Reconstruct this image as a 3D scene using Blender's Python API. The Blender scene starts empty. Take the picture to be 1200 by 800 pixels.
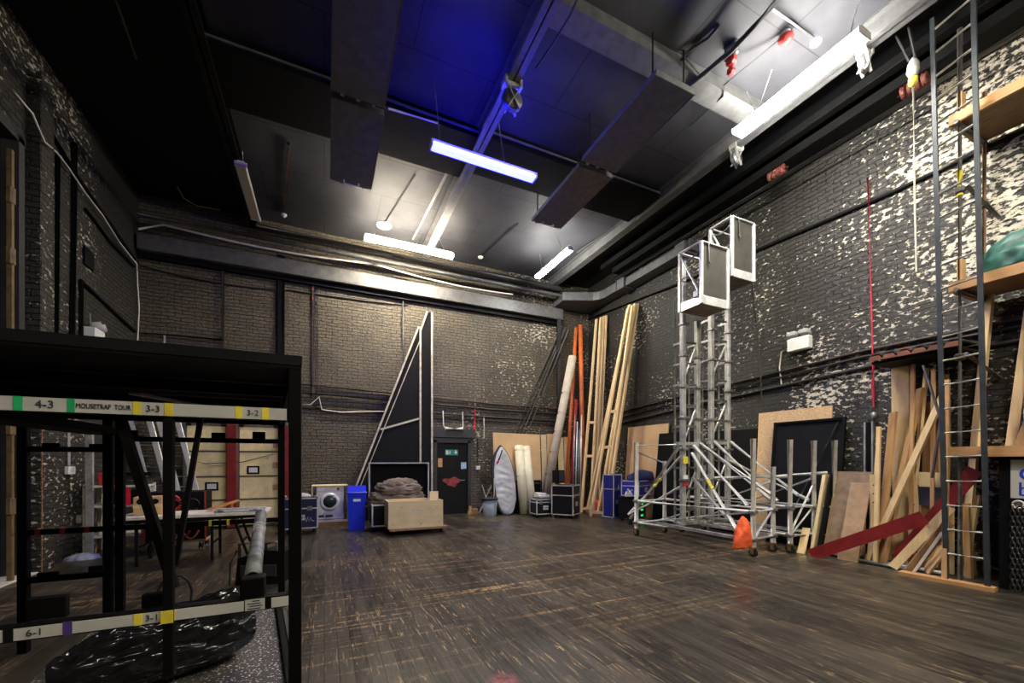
import bpy, bmesh, math, random
from mathutils import Vector, Matrix, Euler
random.seed(7)
S = bpy.context.scene
COL = S.collection
PI = math.pi

# ------------------------------------------------------------------ camera
TH = math.atan(.46); CT, ST = math.cos(TH), math.sin(TH)
FPX, HOR, EYE = 478.0, 540.0, 1.6
cam = bpy.data.cameras.new('camera'); camo = bpy.data.objects.new('camera', cam); COL.objects.link(camo)
camo.location = (0, 0, EYE); camo.rotation_euler = (PI/2, 0, -TH)
cam.sensor_width = 36; cam.lens = FPX/1200*36; cam.shift_y = (HOR-400)/1200; cam.clip_start = .05
S.camera = camo

def P(px, py, X=None, Y=None, Z=None, D=None):
    """room point seen at a photo pixel, on a known wall plane, height or depth"""
    c = (px-600)/FPX
    dx, dy, dz = CT*c+ST, CT-ST*c, (HOR-py)/FPX
    t = X/dx if X is not None else Y/dy if Y is not None else (Z-EYE)/dz if Z is not None else D
    return Vector((dx*t, dy*t, EYE+dz*t))

# ------------------------------------------------------------------ materials
class NT:
    def __init__(s, name):
        s.m = bpy.data.materials.new(name); s.m.use_nodes = True
        s.t = s.m.node_tree; s.b = s.t.nodes['Principled BSDF']
    def n(s, kind, **kw):
        x = s.t.nodes.new('ShaderNode'+kind)
        for k, v in kw.items():
            if k.startswith('_'): setattr(x, k[1:], v)
            else: x.inputs[k.replace('__', ' ')].default_value = v
        return x
    def l(s, a, b): s.t.links.new(a, b)
    def math(s, op, a, b=None, c=None, clamp=False):
        x = s.t.nodes.new('ShaderNodeMath'); x.operation = op; x.use_clamp = clamp
        for i, v in enumerate((a, b, c)):
            if v is None: continue
            if isinstance(v, (int, float)): x.inputs[i].default_value = v
            else: s.l(v, x.inputs[i])
        return x.outputs[0]
    def mix(s, f, a, b, mode='MIX'):
        x = s.t.nodes.new('ShaderNodeMix'); x.data_type = 'RGBA'; x.blend_type = mode
        for i, v in ((0, f), (6, a), (7, b)):
            if isinstance(v, (int, float)): x.inputs[i].default_value = v
            elif isinstance(v, tuple): x.inputs[i].default_value = (*v[:3], 1)
            else: s.l(v, x.inputs[i])
        return x.outputs[2]
    def remap(s, v, a, b, c=0., d=1.):
        x = s.n('MapRange'); x.clamp = True
        s.l(v, x.inputs[0])
        for i, q in enumerate((a, b, c, d)): x.inputs[i+1].default_value = q
        return x.outputs[0]
    def noise(s, vec, scale, detail=4, rough=.6):
        x = s.n('TexNoise', Scale=scale, Detail=detail, Roughness=rough); s.l(vec, x.inputs['Vector']); return x.outputs['Fac']
    def scaled(s, vec, sc):
        x = s.n('Mapping'); x.inputs['Scale'].default_value = sc; s.l(vec, x.inputs['Vector']); return x.outputs[0]
    def bump(s, h, strength=.5, dist=.01):
        x = s.n('Bump', Strength=strength, Distance=dist); s.l(h, x.inputs['Height']); s.l(x.outputs[0], s.b.inputs['Normal'])

MATS = {}
def mat(name, col, rough=.6, metal=0., var=.25, scale=6., bump=0., stretch=(1, 1, 1), spec=None, emit=None, estr=0, wear=None, wearthr=.62):
    """plain procedural material: base colour with noise variation, optional worn patches of another colour"""
    k = NT(name); tc = k.n('TexCoord').outputs['Object']
    v = k.scaled(tc, stretch); f = k.noise(v, scale)
    lo = tuple(c*(1-var) for c in col); hi = tuple(min(1, c*(1+var)) for c in col)
    c = k.mix(k.remap(f, .3, .7), lo, hi)
    if wear:
        w = k.remap(k.noise(v, scale*2.3, 6, .7), wearthr, wearthr+.06); c = k.mix(w, c, wear)
    k.l(c, k.b.inputs['Base Color'])
    k.b.inputs['Roughness'].default_value = rough; k.b.inputs['Metallic'].default_value = metal
    if spec is not None: k.b.inputs['Specular IOR Level'].default_value = spec
    if bump: k.bump(k.noise(v, scale*4), bump)
    if emit: k.b.inputs['Emission Color'].default_value = (*emit, 1); k.b.inputs['Emission Strength'].default_value = estr
    MATS[name] = k.m; return k.m

def wood(name, a, b, rough=.6, scale=3., axis=2, bump=.15):
    k = NT(name); tc = k.n('TexCoord').outputs['Object']
    oi = k.n('ObjectInfo').outputs['Random']
    st = [9., 9., 9.]; st[axis] = .7
    v = k.scaled(tc, st)
    f = k.noise(v, scale, 5, .65)
    g = k.noise(k.scaled(tc, (1.2, 1.2, 1.2)), 2.2, 2)
    c = k.mix(k.remap(f, .32, .68), a, b)
    c = k.mix(k.remap(g, .3, .75, 0, .45), c, tuple(x*.62 for x in a))
    hv = k.n('HueSaturation'); k.l(c, hv.inputs['Color'])
    k.l(k.remap(oi, 0, 1, .82, 1.12), hv.inputs['Value'])
    k.l(hv.outputs[0], k.b.inputs['Base Color']); k.b.inputs['Roughness'].default_value = rough
    k.bump(f, bump, .004)
    MATS[name] = k.m; return k.m

def brick_mat(name, ax, base, base2, flake, thr, lo, hi, big=.55, low=None, near=None, fall=.16):
    """painted brick: courses in relief, paint flaked to pale brick; flakes spread from lo to hi along the wall"""
    k = NT(name); tc = k.n('TexCoord').outputs['Object']
    sep = k.n('SeparateXYZ'); k.l(tc, sep.inputs[0])
    u = sep.outputs[ax] if ax < 2 else k.math('ADD', sep.outputs[0], sep.outputs[1]); z = sep.outputs[2]
    cb = k.n('CombineXYZ'); k.l(u, cb.inputs[0]); k.l(z, cb.inputs[1]); uv = cb.outputs[0]
    wob = k.n('TexNoise', Scale=3.5, Detail=4.); k.l(uv, wob.inputs['Vector'])
    wv = k.n('VectorMath'); wv.operation = 'MULTIPLY_ADD'; k.l(wob.outputs['Color'], wv.inputs[0]); wv.inputs[1].default_value = (.16, .075, 0); k.l(uv, wv.inputs[2])
    br = k.n('TexBrick', Scale=1., Mortar__Size=.011, Mortar__Smooth=.6, Bias=0., Brick__Width=.26, Row__Height=.085)
    br.inputs['Color1'].default_value = (1, 1, 1, 1); br.inputs['Color2'].default_value = (.45, .45, .45, 1); br.inputs['Mortar'].default_value = (0, 0, 0, 1)
    k.l(wv.outputs[0], br.inputs['Vector'])
    n1 = k.noise(uv, 1.3, 5, .6); n2 = k.noise(k.scaled(uv, (.85, 1.35, 1)), 12., 6, .64); n3 = k.noise(k.scaled(uv, (.6, 1.5, 1)), 30, 4, .7)
    c = k.mix(k.remap(n1, .35, .65), base, base2)
    c = k.mix(k.math('MULTIPLY', k.remap(n3, .42, .62), .65), c, tuple(min(1, x*2.2) for x in base2))
    c = k.mix(k.math('MULTIPLY', br.outputs['Fac'], k.remap(n1, .3, .6, .55, 1.)), c, tuple(x*.2 for x in base))
    # flakes
    spread = k.remap(u, lo, hi, 0, 1)
    blot = k.noise(uv, big, 3, .6)
    t = k.math('SUBTRACT', thr, k.math('MULTIPLY', k.math('SUBTRACT', blot, .5), .55))
    t = k.math('ADD', t, k.math('MULTIPLY', k.math('SUBTRACT', 1., spread), fall))
    if near:
        t = k.math('SUBTRACT', t, k.math('MULTIPLY', k.remap(u, near[0], near[1], 0, near[2]), k.remap(z, 2., 3.2)))
    if low:
        t = k.math('SUBTRACT', t, k.remap(z, low[0], low[1], low[2], 0))
    fl = k.math('MULTIPLY', k.math('SUBTRACT', n2, t), 34., clamp=True)
    flc = k.mix(k.remap(n3, .3, .7), tuple(x*.55 for x in flake), flake)
    c = k.mix(fl, c, flc)
    k.l(c, k.b.inputs['Base Color']); k.b.inputs['Roughness'].default_value = .5
    h = k.math('MULTIPLY', br.outputs['Fac'], -1.)
    h = k.math('ADD', k.math('MULTIPLY', h, .6), k.math('MULTIPLY', n2, .5)); h = k.math('ADD', h, k.math('MULTIPLY', n3, .35))
    h = k.math('SUBTRACT', h, k.math('MULTIPLY', fl, .25))
    k.bump(h, 1., .035)
    return k.m

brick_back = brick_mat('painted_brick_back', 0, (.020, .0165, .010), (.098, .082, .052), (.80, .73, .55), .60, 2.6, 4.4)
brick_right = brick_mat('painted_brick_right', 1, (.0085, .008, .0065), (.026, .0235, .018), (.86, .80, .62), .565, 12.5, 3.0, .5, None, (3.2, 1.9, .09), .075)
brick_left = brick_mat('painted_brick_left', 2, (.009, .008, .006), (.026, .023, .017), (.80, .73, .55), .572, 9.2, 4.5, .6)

def floor_mat():
    k = NT('worn_black_floorboards'); tc = k.n('TexCoord').outputs['Object']
    sep = k.n('SeparateXYZ'); k.l(tc, sep.inputs[0]); x, y = sep.outputs[0], sep.outputs[1]
    cb = k.n('CombineXYZ'); k.l(y, cb.inputs[0]); k.l(x, cb.inputs[1]); uv = cb.outputs[0]
    br = k.n('TexBrick', Scale=1., Mortar__Size=.0035, Mortar__Smooth=.2, Bias=0., Brick__Width=2.6, Row__Height=.105)
    br.inputs['Color1'].default_value = (1, 1, 1, 1); br.inputs['Color2'].default_value = (0, 0, 0, 1); br.inputs['Mortar'].default_value = (.5, .5, .5, 1)
    k.l(uv, br.inputs['Vector'])
    plank = k.n('SeparateColor'); k.l(br.outputs['Color'], plank.inputs[0]); pv = plank.outputs[0]
    off = k.n('CombineXYZ'); k.l(k.math('MULTIPLY', pv, 7.), off.inputs[2])
    va = k.n('VectorMath'); va.operation = 'ADD'; k.l(uv, va.inputs[0]); k.l(off.outputs[0], va.inputs[1])
    grain = k.noise(k.scaled(va.outputs[0], (1.1, 13, 1)), 3., 6, .7)
    fine = k.noise(k.scaled(va.outputs[0], (3, 60, 1)), 3., 4, .7)
    blot = k.noise(uv, .8, 5, .6)
    c = k.mix(k.remap(grain, .38, .64), (.004, .0035, .003), (.046, .039, .029))
    c = k.mix(k.remap(pv, .25, 1, 0, .62), c, (.078, .065, .048))
    c = k.mix(k.remap(blot, .50, .72, 0, .4), c, (.088, .074, .052))
    c = k.mix(k.remap(fine, .5, .75, 0, .5), c, (.004, .0035, .003))
    # wear: along the boards, and dragged across them in bands
    w1 = k.math('MULTIPLY', k.remap(grain, .57, .66), k.math('MULTIPLY', k.remap(blot, .44, .58), k.remap(y, 1.6, 4.2, .35, 1)))
    yy = k.noise(k.scaled(tc, (.09, 7, 1)), 2.0, 4, .65); brk = k.remap(k.noise(k.scaled(tc, (5, 2.2, 1)), 3.2, 5, .75), .44, .56)
    band = k.math('MULTIPLY', k.remap(y, 2.8, 4.2), k.remap(y, 8.0, 6.2))
    band = k.math('MULTIPLY', band, k.remap(k.noise(k.scaled(tc, (.5, 1, 1)), .9, 3), .40, .62))
    w2 = k.math('MULTIPLY', k.math('MULTIPLY', k.remap(yy, .535, .59), band), brk)
    w3 = k.math('MULTIPLY', k.remap(k.noise(k.scaled(uv, (.55, 3, 1)), 3.4, 6, .75), .62, .66), .7)
    w = k.math('MAXIMUM', k.math('MAXIMUM', w1, w2), w3)
    w = k.math('MULTIPLY', w, k.remap(fine, .35, .6, .25, 1))
    c = k.mix(w, c, (.62, .40, .17))
    sp = k.math('GREATER_THAN', k.noise(tc, 46, 2, .5), .775)
    c = k.mix(k.math('MULTIPLY', sp, .8), c, (.6, .57, .5))
    c = k.mix(k.math('MULTIPLY', br.outputs['Fac'], .8), c, (.006, .005, .005))
    # a red paint stain near the camera
    d = k.n('VectorMath'); d.operation = 'DISTANCE'; k.l(tc, d.inputs[0]); d.inputs[1].default_value = tuple(P(590, 798, Z=0))
    st = k.math('MULTIPLY', k.remap(d.outputs['Value'], .14, .03), k.remap(k.noise(tc, 14, 4), .35, .6))
    c = k.mix(k.math('MULTIPLY', st, .7), c, (.42, .09, .10))
    k.l(c, k.b.inputs['Base Color'])
    k.l(k.remap(blot, .3, .7, .26, .46), k.b.inputs['Roughness']); k.b.inputs['Specular IOR Level'].default_value = .28
    k.bump(k.math('ADD', k.math('MULTIPLY', br.outputs['Fac'], -1.), k.math('MULTIPLY', grain, .5)), .45, .006)
    return k.m

def ceil_mat():
    k = NT('dark_ceiling_boards'); tc = k.n('TexCoord').outputs['Object']
    br = k.n('TexBrick', Scale=1., Mortar__Size=.008, Mortar__Smooth=.1, Bias=0., Brick__Width=2.4, Row__Height=1.22)
    br.inputs['Color1'].default_value = (1, 1, 1, 1); br.inputs['Color2'].default_value = (0, 0, 0, 1)
    k.l(tc, br.inputs['Vector'])
    n = k.noise(tc, 1.1, 5, .6)
    c = k.mix(k.remap(n, .3, .7), (.030, .031, .036), (.058, .059, .066))
    c = k.mix(k.math('MULTIPLY', br.outputs['Fac'], .9), c, (.01, .01, .01))
    c = k.mix(k.math('GREATER_THAN', k.noise(k.scaled(tc, (1, .5, 1)), 1.7, 5, .7), .72), c, (.015, .015, .016))
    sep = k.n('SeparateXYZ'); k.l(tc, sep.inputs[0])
    c = k.mix(k.math('LESS_THAN', sep.outputs[0], -1.5), c, (.003, .003, .003))  # unlit ceiling left of the steel, its darkness put into the colour
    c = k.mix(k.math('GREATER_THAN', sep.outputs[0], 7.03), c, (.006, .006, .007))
    k.l(c, k.b.inputs['Base Color']); k.b.inputs['Roughness'].default_value = .6; k.b.inputs['Specular IOR Level'].default_value = .25
    k.bump(n, .15, .02)
    return k.m

FLOOR_M, CEIL_M = floor_mat(), ceil_mat()
shade_black = mat('shaded_band_black', (.004, .004, .004), .85, var=.3, spec=.08)  # shade of the ceiling band, put into the colour
black = mat('matt_black_paint', (.0045, .0045, .0045), .6, var=.4, spec=.14)
blacksteel = mat('black_box_steel', (.0032, .003, .003), .55, .0, .4, wear=(.045, .033, .022), wearthr=.72, spec=.08)
darkgrey = mat('dark_grey_paint', (.030, .030, .031), .45)
beamgrey = mat('grey_steel_paint', (.10, .10, .10), .42, var=.3, wear=(.02, .02, .02), wearthr=.66)
ductgrey = mat('grey_boxing_paint', (.095, .095, .093), .5, var=.3)
alu = mat('aluminium', (.74, .74, .71), .34, .5, .2)
aludull = mat('weathered_aluminium', (.46, .46, .43), .5, .6, .35, bump=.1)
steel = mat('dull_steel', (.30, .30, .30), .42, .8, .3)
galv = mat('dark_scaffold_tube', (.16, .155, .15), .45, .6, .4)
white = mat('white_plastic', (.72, .72, .68), .4, var=.08)
offwhite = mat('off_white_paint', (.60, .57, .48), .55, var=.15)
red = mat('red_paint', (.42, .03, .025), .45, var=.3)
darkred = mat('dark_red_paint', (.19, .010, .010), .5, var=.3, wear=(.12, .02, .02), wearthr=.6)
orange = mat('orange_plastic_pipe', (.62, .15, .04), .45, var=.2)
rubber = mat('black_rubber', (.02, .02, .02), .7)
pipepaint = mat('black_painted_pipe', (.035, .032, .028), .45, var=.5, wear=(.16, .13, .09), wearthr=.62)
rustpaint = mat('black_pipe_with_red_wear', (.035, .03, .026), .5, var=.5, wear=(.30, .08, .05), wearthr=.56)
pine = wood('pale_timber', (.78, .55, .25), (.90, .70, .40))
pine_x = wood('pale_timber_crosswise', (.70, .47, .22), (.82, .60, .32), axis=0)
oak = wood('tan_timber', (.46, .26, .10), (.62, .38, .17))
oak_y = wood('tan_timber_lengthwise', (.46, .24, .09), (.60, .34, .14), axis=1)
brownw = wood('brown_timber', (.26, .14, .06), (.40, .23, .11))
ply = wood('plywood', (.74, .58, .30), (.84, .70, .42), axis=0, scale=1.2, bump=.05)
mdf = mat('mdf_board', (.62, .41, .20), .7, var=.12, scale=2)
chip = mat('chipboard', (.60, .40, .21), .7, var=.3, scale=40)
green_tarp = mat('green_tarpaulin', (.010, .095, .065), .45, var=.35, bump=.3)
bluebin = mat('blue_plastic', (.012, .03, .58), .32, var=.12)
bluecase = mat('blue_laminate', (.016, .022, .17), .38, var=.25)
cardb = mat('cardboard', (.52, .33, .16), .75, var=.15)

# ------------------------------------------------------------------ mesh building
def frame_from(d):
    d = d.normalized(); up = Vector((0, 0, 1)) if abs(d.z) < .95 else Vector((0, 1, 0))
    s = d.cross(up).normalized(); return s, s.cross(d).normalized()

class MB:
    def __init__(s): s.b = bmesh.new()
    def _add(s, verts, faces, smooth=False):
        vs = [s.b.verts.new(v) for v in verts]
        for f in faces:
            try: q = s.b.faces.new([vs[i] for i in f]); q.smooth = smooth
            except ValueError: pass
        return s
    def box(s, c, d, rot=None, bev=0., R=None):
        x, y, z = d[0]/2, d[1]/2, d[2]/2
        R = R if R is not None else (Euler(rot).to_matrix() if rot else Matrix.Identity(3)); c = Vector(c)
        b = min(bev, x*.9, y*.9, z*.9)
        if b <= 0:
            vs = [c+R@Vector((i*x, j*y, k*z)) for i in (-1, 1) for j in (-1, 1) for k in (-1, 1)]
            return s._add(vs, [(0, 1, 3, 2), (4, 6, 7, 5), (0, 4, 5, 1), (2, 3, 7, 6), (0, 2, 6, 4), (1, 5, 7, 3)])
        vs, idx = [], {}
        for i in (-1, 1):
            for j in (-1, 1):
                for k in (-1, 1):
                    for a in range(3):
                        p = [i*(x-b), j*(y-b), k*(z-b)]; p[a] = (i*x, j*y, k*z)[a]
                        idx[i, j, k, a] = len(vs); vs.append(c+R@Vector(p))
        F = []
        sq = ((-1, -1), (1, -1), (1, 1), (-1, 1))
        for a in range(3):
            for sg in (-1, 1):
                q = []
                for u, v in sq:
                    t = [0, 0, 0]; t[a] = sg; t[(a+1) % 3] = u; t[(a+2) % 3] = v; q.append(idx[(*t, a)])
                F.append(q if sg > 0 else q[::-1])
        for a in range(3):
            o1, o2 = (a+1) % 3, (a+2) % 3
            for u, v in sq:
                def key(w, which):
                    t = [0, 0, 0]; t[a] = w; t[o1] = u; t[o2] = v; return idx[(*t, which)]
                q = [key(-1, o1), key(1, o1), key(1, o2), key(-1, o2)]
                F.append(q if u*v < 0 else q[::-1])
        for i in (-1, 1):
            for j in (-1, 1):
                for k in (-1, 1):
                    q = [idx[i, j, k, 0], idx[i, j, k, 1], idx[i, j, k, 2]]; F.append(q if i*j*k > 0 else q[::-1])
        s._add(vs, F); return s
    def bar(s, p, q, w, h, roll=0., bev=0.):
        p, q = Vector(p), Vector(q); d = q-p; a, b = frame_from(d)
        R = Matrix((a, d.normalized(), b)).transposed()
        if roll: R = R @ Matrix.Rotation(roll, 3, 'Y')
        return s.box((p+q)/2, (w, d.length, h), R=R, bev=bev)
    def tube(s, pts, r, n=10, cap=True, r2=None, smooth=True):
        pts = [Vector(p) for p in pts]; rings = []; a0 = None
        for i, p in enumerate(pts):
            d = (pts[min(i+1, len(pts)-1)]-pts[max(i-1, 0)])
            if d.length < 1e-9: d = Vector((0, 0, 1))
            d.normalize()
            if a0 is None: a, b = frame_from(d)
            else:
                a = a0-d*a0.dot(d)
                a = a.normalized() if a.length > 1e-6 else frame_from(d)[0]
                b = d.cross(a).normalized()
            a0 = a
            rr = r if r2 is None else r+(r2-r)*i/(len(pts)-1)
            rings.append([p+a*math.cos(2*PI*k/n)*rr+b*math.sin(2*PI*k/n)*rr for k in range(n)])
        vs = [v for g in rings for v in g]; F = []
        for i in range(len(rings)-1):
            for k in range(n): F.append((i*n+k, i*n+(k+1) % n, (i+1)*n+(k+1) % n, (i+1)*n+k))
        s._add(vs, F, smooth)
        if cap:
            s._add(rings[0], [tuple(range(n-1, -1, -1))]); s._add(rings[-1], [tuple(range(n))])
        return s
    def hollow(s, p, q, r, t=.004, n=14):
        """open ended tube with a wall"""
        p, q = Vector(p), Vector(q); a, b = frame_from(q-p)
        R = lambda c, rr: [c+a*math.cos(2*PI*k/n)*rr+b*math.sin(2*PI*k/n)*rr for k in range(n)]
        vs = R(p, r)+R(q, r)+R(q, r-t)+R(p, r-t); F = []
        for g in range(4):
            h = (g+1) % 4
            for k in range(n): F.append((g*n+k, g*n+(k+1) % n, h*n+(k+1) % n, h*n+k))
        return s._add(vs, F, True)
    def lathe(s, prof, c=(0, 0, 0), n=20, sx=1, sy=1):
        c = Vector(c); vs = []; F = []
        for r, z in prof:
            for k in range(n): vs.append(c+Vector((r*sx*math.cos(2*PI*k/n), r*sy*math.sin(2*PI*k/n), z)))
        for i in range(len(prof)-1):
            for k in range(n): F.append((i*n+k, i*n+(k+1) % n, (i+1)*n+(k+1) % n, (i+1)*n+k))
        s._add(vs, F, True); m = len(prof)-1
        if prof[0][0] > 1e-4: s._add(vs[:n], [tuple(range(n-1, -1, -1))])
        if prof[-1][0] > 1e-4: s._add(vs[m*n:], [tuple(range(n))])
        return s
    def prism(s, poly, v):
        poly = [Vector(p) for p in poly]; v = Vector(v); n = len(poly)
        F = [tuple(range(n-1, -1, -1)), tuple(range(n, 2*n))]+[(k, (k+1) % n, n+(k+1) % n, n+k) for k in range(n)]
        return s._add(poly+[p+v for p in poly], F)
    def text(s, body, size, R, c, depth=.002):
        cu = bpy.data.curves.new('lettering', 'FONT'); cu.body = body; cu.size = size; cu.align_x = 'CENTER'; cu.align_y = 'CENTER'; cu.extrude = depth
        o = bpy.data.objects.new('lettering', cu); COL.objects.link(o)
        dg = bpy.context.evaluated_depsgraph_get(); dg.update()
        me = bpy.data.meshes.new_from_object(o.evaluated_get(dg)); COL.objects.unlink(o); bpy.data.objects.remove(o)
        c = Vector(c)
        s._add([c+R@v.co for v in me.vertices], [tuple(p.vertices) for p in me.polygons]); bpy.data.meshes.remove(me)
        return s
    def build(s, name, m, parent=None, world=False, **props):
        if parent is not None and world:
            off = Vector(parent.get('_w', parent.location))
            for v in s.b.verts: v.co -= off
        bmesh.ops.recalc_face_normals(s.b, faces=s.b.faces)
        me = bpy.data.meshes.new(name); s.b.to_mesh(me); s.b.free()
        o = bpy.data.objects.new(name, me); COL.objects.link(o)
        me.materials.append(m)
        if parent is not None: o.parent = parent
        for k, v in props.items(): o[k] = v
        return o

def tag(o, label, cat, group=None, kind=None):
    o['label'] = label; o['category'] = cat
    if group: o['group'] = group
    if kind: o['kind'] = kind
    return o
def thing(name, label, cat, loc=(0, 0, 0), rz=0., group=None):
    o = bpy.data.objects.new(name, None); COL.objects.link(o); o.location = loc; o.rotation_euler = (0, 0, rz); o.empty_display_size = .1
    return tag(o, label, cat, group)
def single(name, label, cat, mb, m, loc=None, group=None):
    """a thing that is one mesh given in room coordinates; its origin is put at the base"""
    if loc is None:
        zs = [v.co for v in mb.b.verts]; lo = Vector((sum(v.x for v in zs)/len(zs), sum(v.y for v in zs)/len(zs), min(v.z for v in zs)))
    else: lo = Vector(loc)
    for v in mb.b.verts: v.co -= lo
    o = mb.build(name, m); o.location = lo
    return tag(o, label, cat, group)
def struct(name, mb, m, parent=None):
    o = mb.build(name, m, parent)
    o['kind'] = 'structure'; return o
def dup(src, loc=None, rz=None, label=None, group=None):
    r = src.copy(); COL.objects.link(r)
    if loc is not None: r.location = loc
    if rz is not None: r.rotation_euler = (0, 0, rz)
    if label: r['label'] = label
    if group: r['group'] = group
    for ch in list(src.children):
        c = ch.copy(); COL.objects.link(c); c.parent = r
        for g in list(ch.children):
            d = g.copy(); COL.objects.link(d); d.parent = c
    return r
def arc(c, r, a0, a1, n, plane='xz'):
    out = []
    for i in range(n+1):
        a = a0+(a1-a0)*i/n; u, v = r*math.cos(a), r*math.sin(a)
        out.append(Vector(c)+Vector((u, 0, v) if plane == 'xz' else (u, v, 0) if plane == 'xy' else (0, u, v)))
    return out
def sag(p, q, d, n=10):
    p, q = Vector(p), Vector(q)
    return [p.lerp(q, i/n)-Vector((0, 0, d*4*(i/n)*(1-i/n))) for i in range(n+1)]

# ------------------------------------------------------------------ room
XL, XR, YB, YF, ZC = -3.85, 8.5, 12.0, -3.0, 7.7
struct('floor', MB().box(((XL+XR)/2-.2, (YB+YF)/2, -.05), (XR-XL+1.2, YB-YF+.8, .1)), FLOOR_M)
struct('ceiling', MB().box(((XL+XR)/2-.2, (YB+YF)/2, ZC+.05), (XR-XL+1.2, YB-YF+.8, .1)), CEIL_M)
bw = MB().box(((XL+XR)/2, YB+.15, ZC/2), (XR-XL+.8, .3, ZC))
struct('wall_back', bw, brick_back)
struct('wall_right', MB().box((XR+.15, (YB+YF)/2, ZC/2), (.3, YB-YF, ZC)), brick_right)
struct('wall_front', MB().box(((XL+XR)/2, YF-.15, ZC/2), (XR-XL+.8, .3, ZC)), black)
wl = MB().box((XL-.15, (8.35+YB)/2, ZC/2), (.3, YB-8.35, ZC))
wl.box((XL-.15, (YF+3.6)/2, ZC/2), (.3, 3.6-YF, ZC)).box((XL-.15, 5.975, 6.9), (.3, 4.75, 1.6))
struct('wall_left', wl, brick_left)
# pilaster and jamb beside the dock doorway
pil = MB().box((XL-.02, 8.32, 3.6), (.34, .32, 7.2), bev=.01)
rb = mat('brick_arris', (.10, .065, .04), .6, var=.6, scale=20, wear=(.50, .18, .07), wearthr=.50)
tr = struct('trim_1', pil, brick_left)
struct('trim_2', MB().bar((XL+.153, 8.165, .0), (XL+.153, 8.165, 2.9), .012, .02), rb)
d1 = struct('door_1', MB().box((XL-.2, 5.9, 3.0), (.08, 4.4, 6.0)).box((XL-.15, 6.9, 3.0), (.05, .12, 6.0)), black)
struct('trim_3', MB().box((XL-.08, 8.02, 3.05), (.2, .12, 6.1)).box((XL-.08, 5.9, 6.1), (.2, 4.4, .16)), darkgrey)
struct('trim_4', MB().box((XL-.1, 7.3, .012), (.5, 1.6, .024), bev=.006), offwhite)
# door of the back wall
dx0, dx1, dz1 = P(511, 560, Y=YB).x, P(547, 560, Y=YB).x, 2.12
dr = struct('door_2', MB().box(((dx0+dx1)/2, YB-.03, dz1/2), (dx1-dx0, .05, dz1), bev=.006), mat('black_door_paint', (.007, .007, .008), .45, spec=.2))
ft = MB()
ft.box((dx0-.05, YB-.06, (dz1+.1)/2), (.1, .12, dz1+.1)).box((dx1+.05, YB-.06, (dz1+.1)/2), (.1, .12, dz1+.1)).box(((dx0+dx1)/2, YB-.06, dz1+.1), (dx1-dx0+.2, .12, .14))
ft.box(((dx0+dx1)/2, YB-.08, dz1+.32), (dx1-dx0+.45, .16, .28), bev=.01)
struct('trim_5', ft, darkgrey)
MB().tube([(dx1-.1, YB-.06, 1.02), (dx1-.1, YB-.12, 1.02), (dx1-.24, YB-.12, 1.02)], .012).build('door_handle', steel, dr)
dc = (dx0+dx1)/2
MB().box((dc-.02, YB-.06, 1.86), (.40, .012, .17)).build('sign_plate', mat('green_sign', (.0, .26, .15), .4, var=.05), dr, label='green emergency exit sign plate')
sy = YB-.0685
sg = MB().prism([(dc+.05, sy, 1.88), (dc+.17, sy, 1.88), (dc+.11, sy, 1.80)], (0, -.003, 0)).box((dc+.11, sy-.0015, 1.905), (.035, .003, .05))
sg.box((dc-.16, sy-.0015, 1.86), (.07, .003, .12)).box((dc-.07, sy-.0015, 1.90), (.03, .003, .03)).bar((dc-.075, sy-.0015, 1.88), (dc-.10, sy-.0015, 1.83), .003, .03).bar((dc-.10, sy-.0015, 1.83), (dc-.06, sy-.0015, 1.80), .003, .02).bar((dc-.04, sy-.0015, 1.86), (dc-.10, sy-.0015, 1.87), .003, .018)
sg.build('pictogram', white, dr, label='white running figure and down arrow')
nm = mat('notice_blue_white', (.35, .5, .7), .5, var=.6, scale=14); on = mat('notice_orange', (.62, .33, .10), .5)
MB().box((dc+.36, YB-.058, 1.46), (.17, .006, .2)).build('notice', nm, dr, label='small blue and white notice')
MB().box((dc-.37, YB-.058, 1.55), (.13, .006, .26)).build('notice', on, dr, label='small orange notice')
rs = mat('red_spray_paint', (.22, .03, .025), .6, var=.7, scale=9)
MB().prism([(dc+.0+.34*math.cos(a)*(.75+.25*math.sin(3*a)), YB-.056, .97+.17*math.sin(a)*(.8+.2*math.cos(5*a))) for a in [i*2*PI/22 for i in range(22)]], (0, -.002, 0)).build('paint_smear', rs, dr, label='faded red paint smear')
rustred = mat('rust_red_paint', (.17, .045, .03), .6, var=.5)
# ------------------------------------------------------------------ ceiling steel, shaded ceiling band, boxing
def ibeam(name, x, y0, y1, z, m, w=.20, h=.30):
    b = MB(); L = y1-y0; c = (y0+y1)/2
    b.box((x, c, z+.012), (w, L, .024)).box((x, c, z+h/2), (.022, L, h)).box((x, c, z+h-.012), (w, L, .024))
    return struct(name, b, m)
ibeam('trim_6', 2.62, -2.9, 11.95, 7.40, beamgrey)
ibeam('trim_7', 6.92, -2.9, 11.95, 7.40, beamgrey)
ibeam('trim_8', -1.58, -2.9, 11.95, 7.40, black)
struct('trim_9', MB().box((4.78, 4.68, 7.61), (4.05, .34, .18)), ductgrey)            # cross beam
struct('shaded_band_box', MB().box((.5, 7.6, 7.6), (4.1, 1.15, .2)).box((4.77, 7.45, 7.6), (4.1, 1.0, .2)), shade_black)        # added black box standing in for the ceiling's shaded band between the steels
struct('trim_11', MB().box((.5, 7.0, 7.585), (4.1, .03, .03)).box((4.77, 6.9, 7.585), (4.1, .03, .03)), beamgrey)

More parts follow.
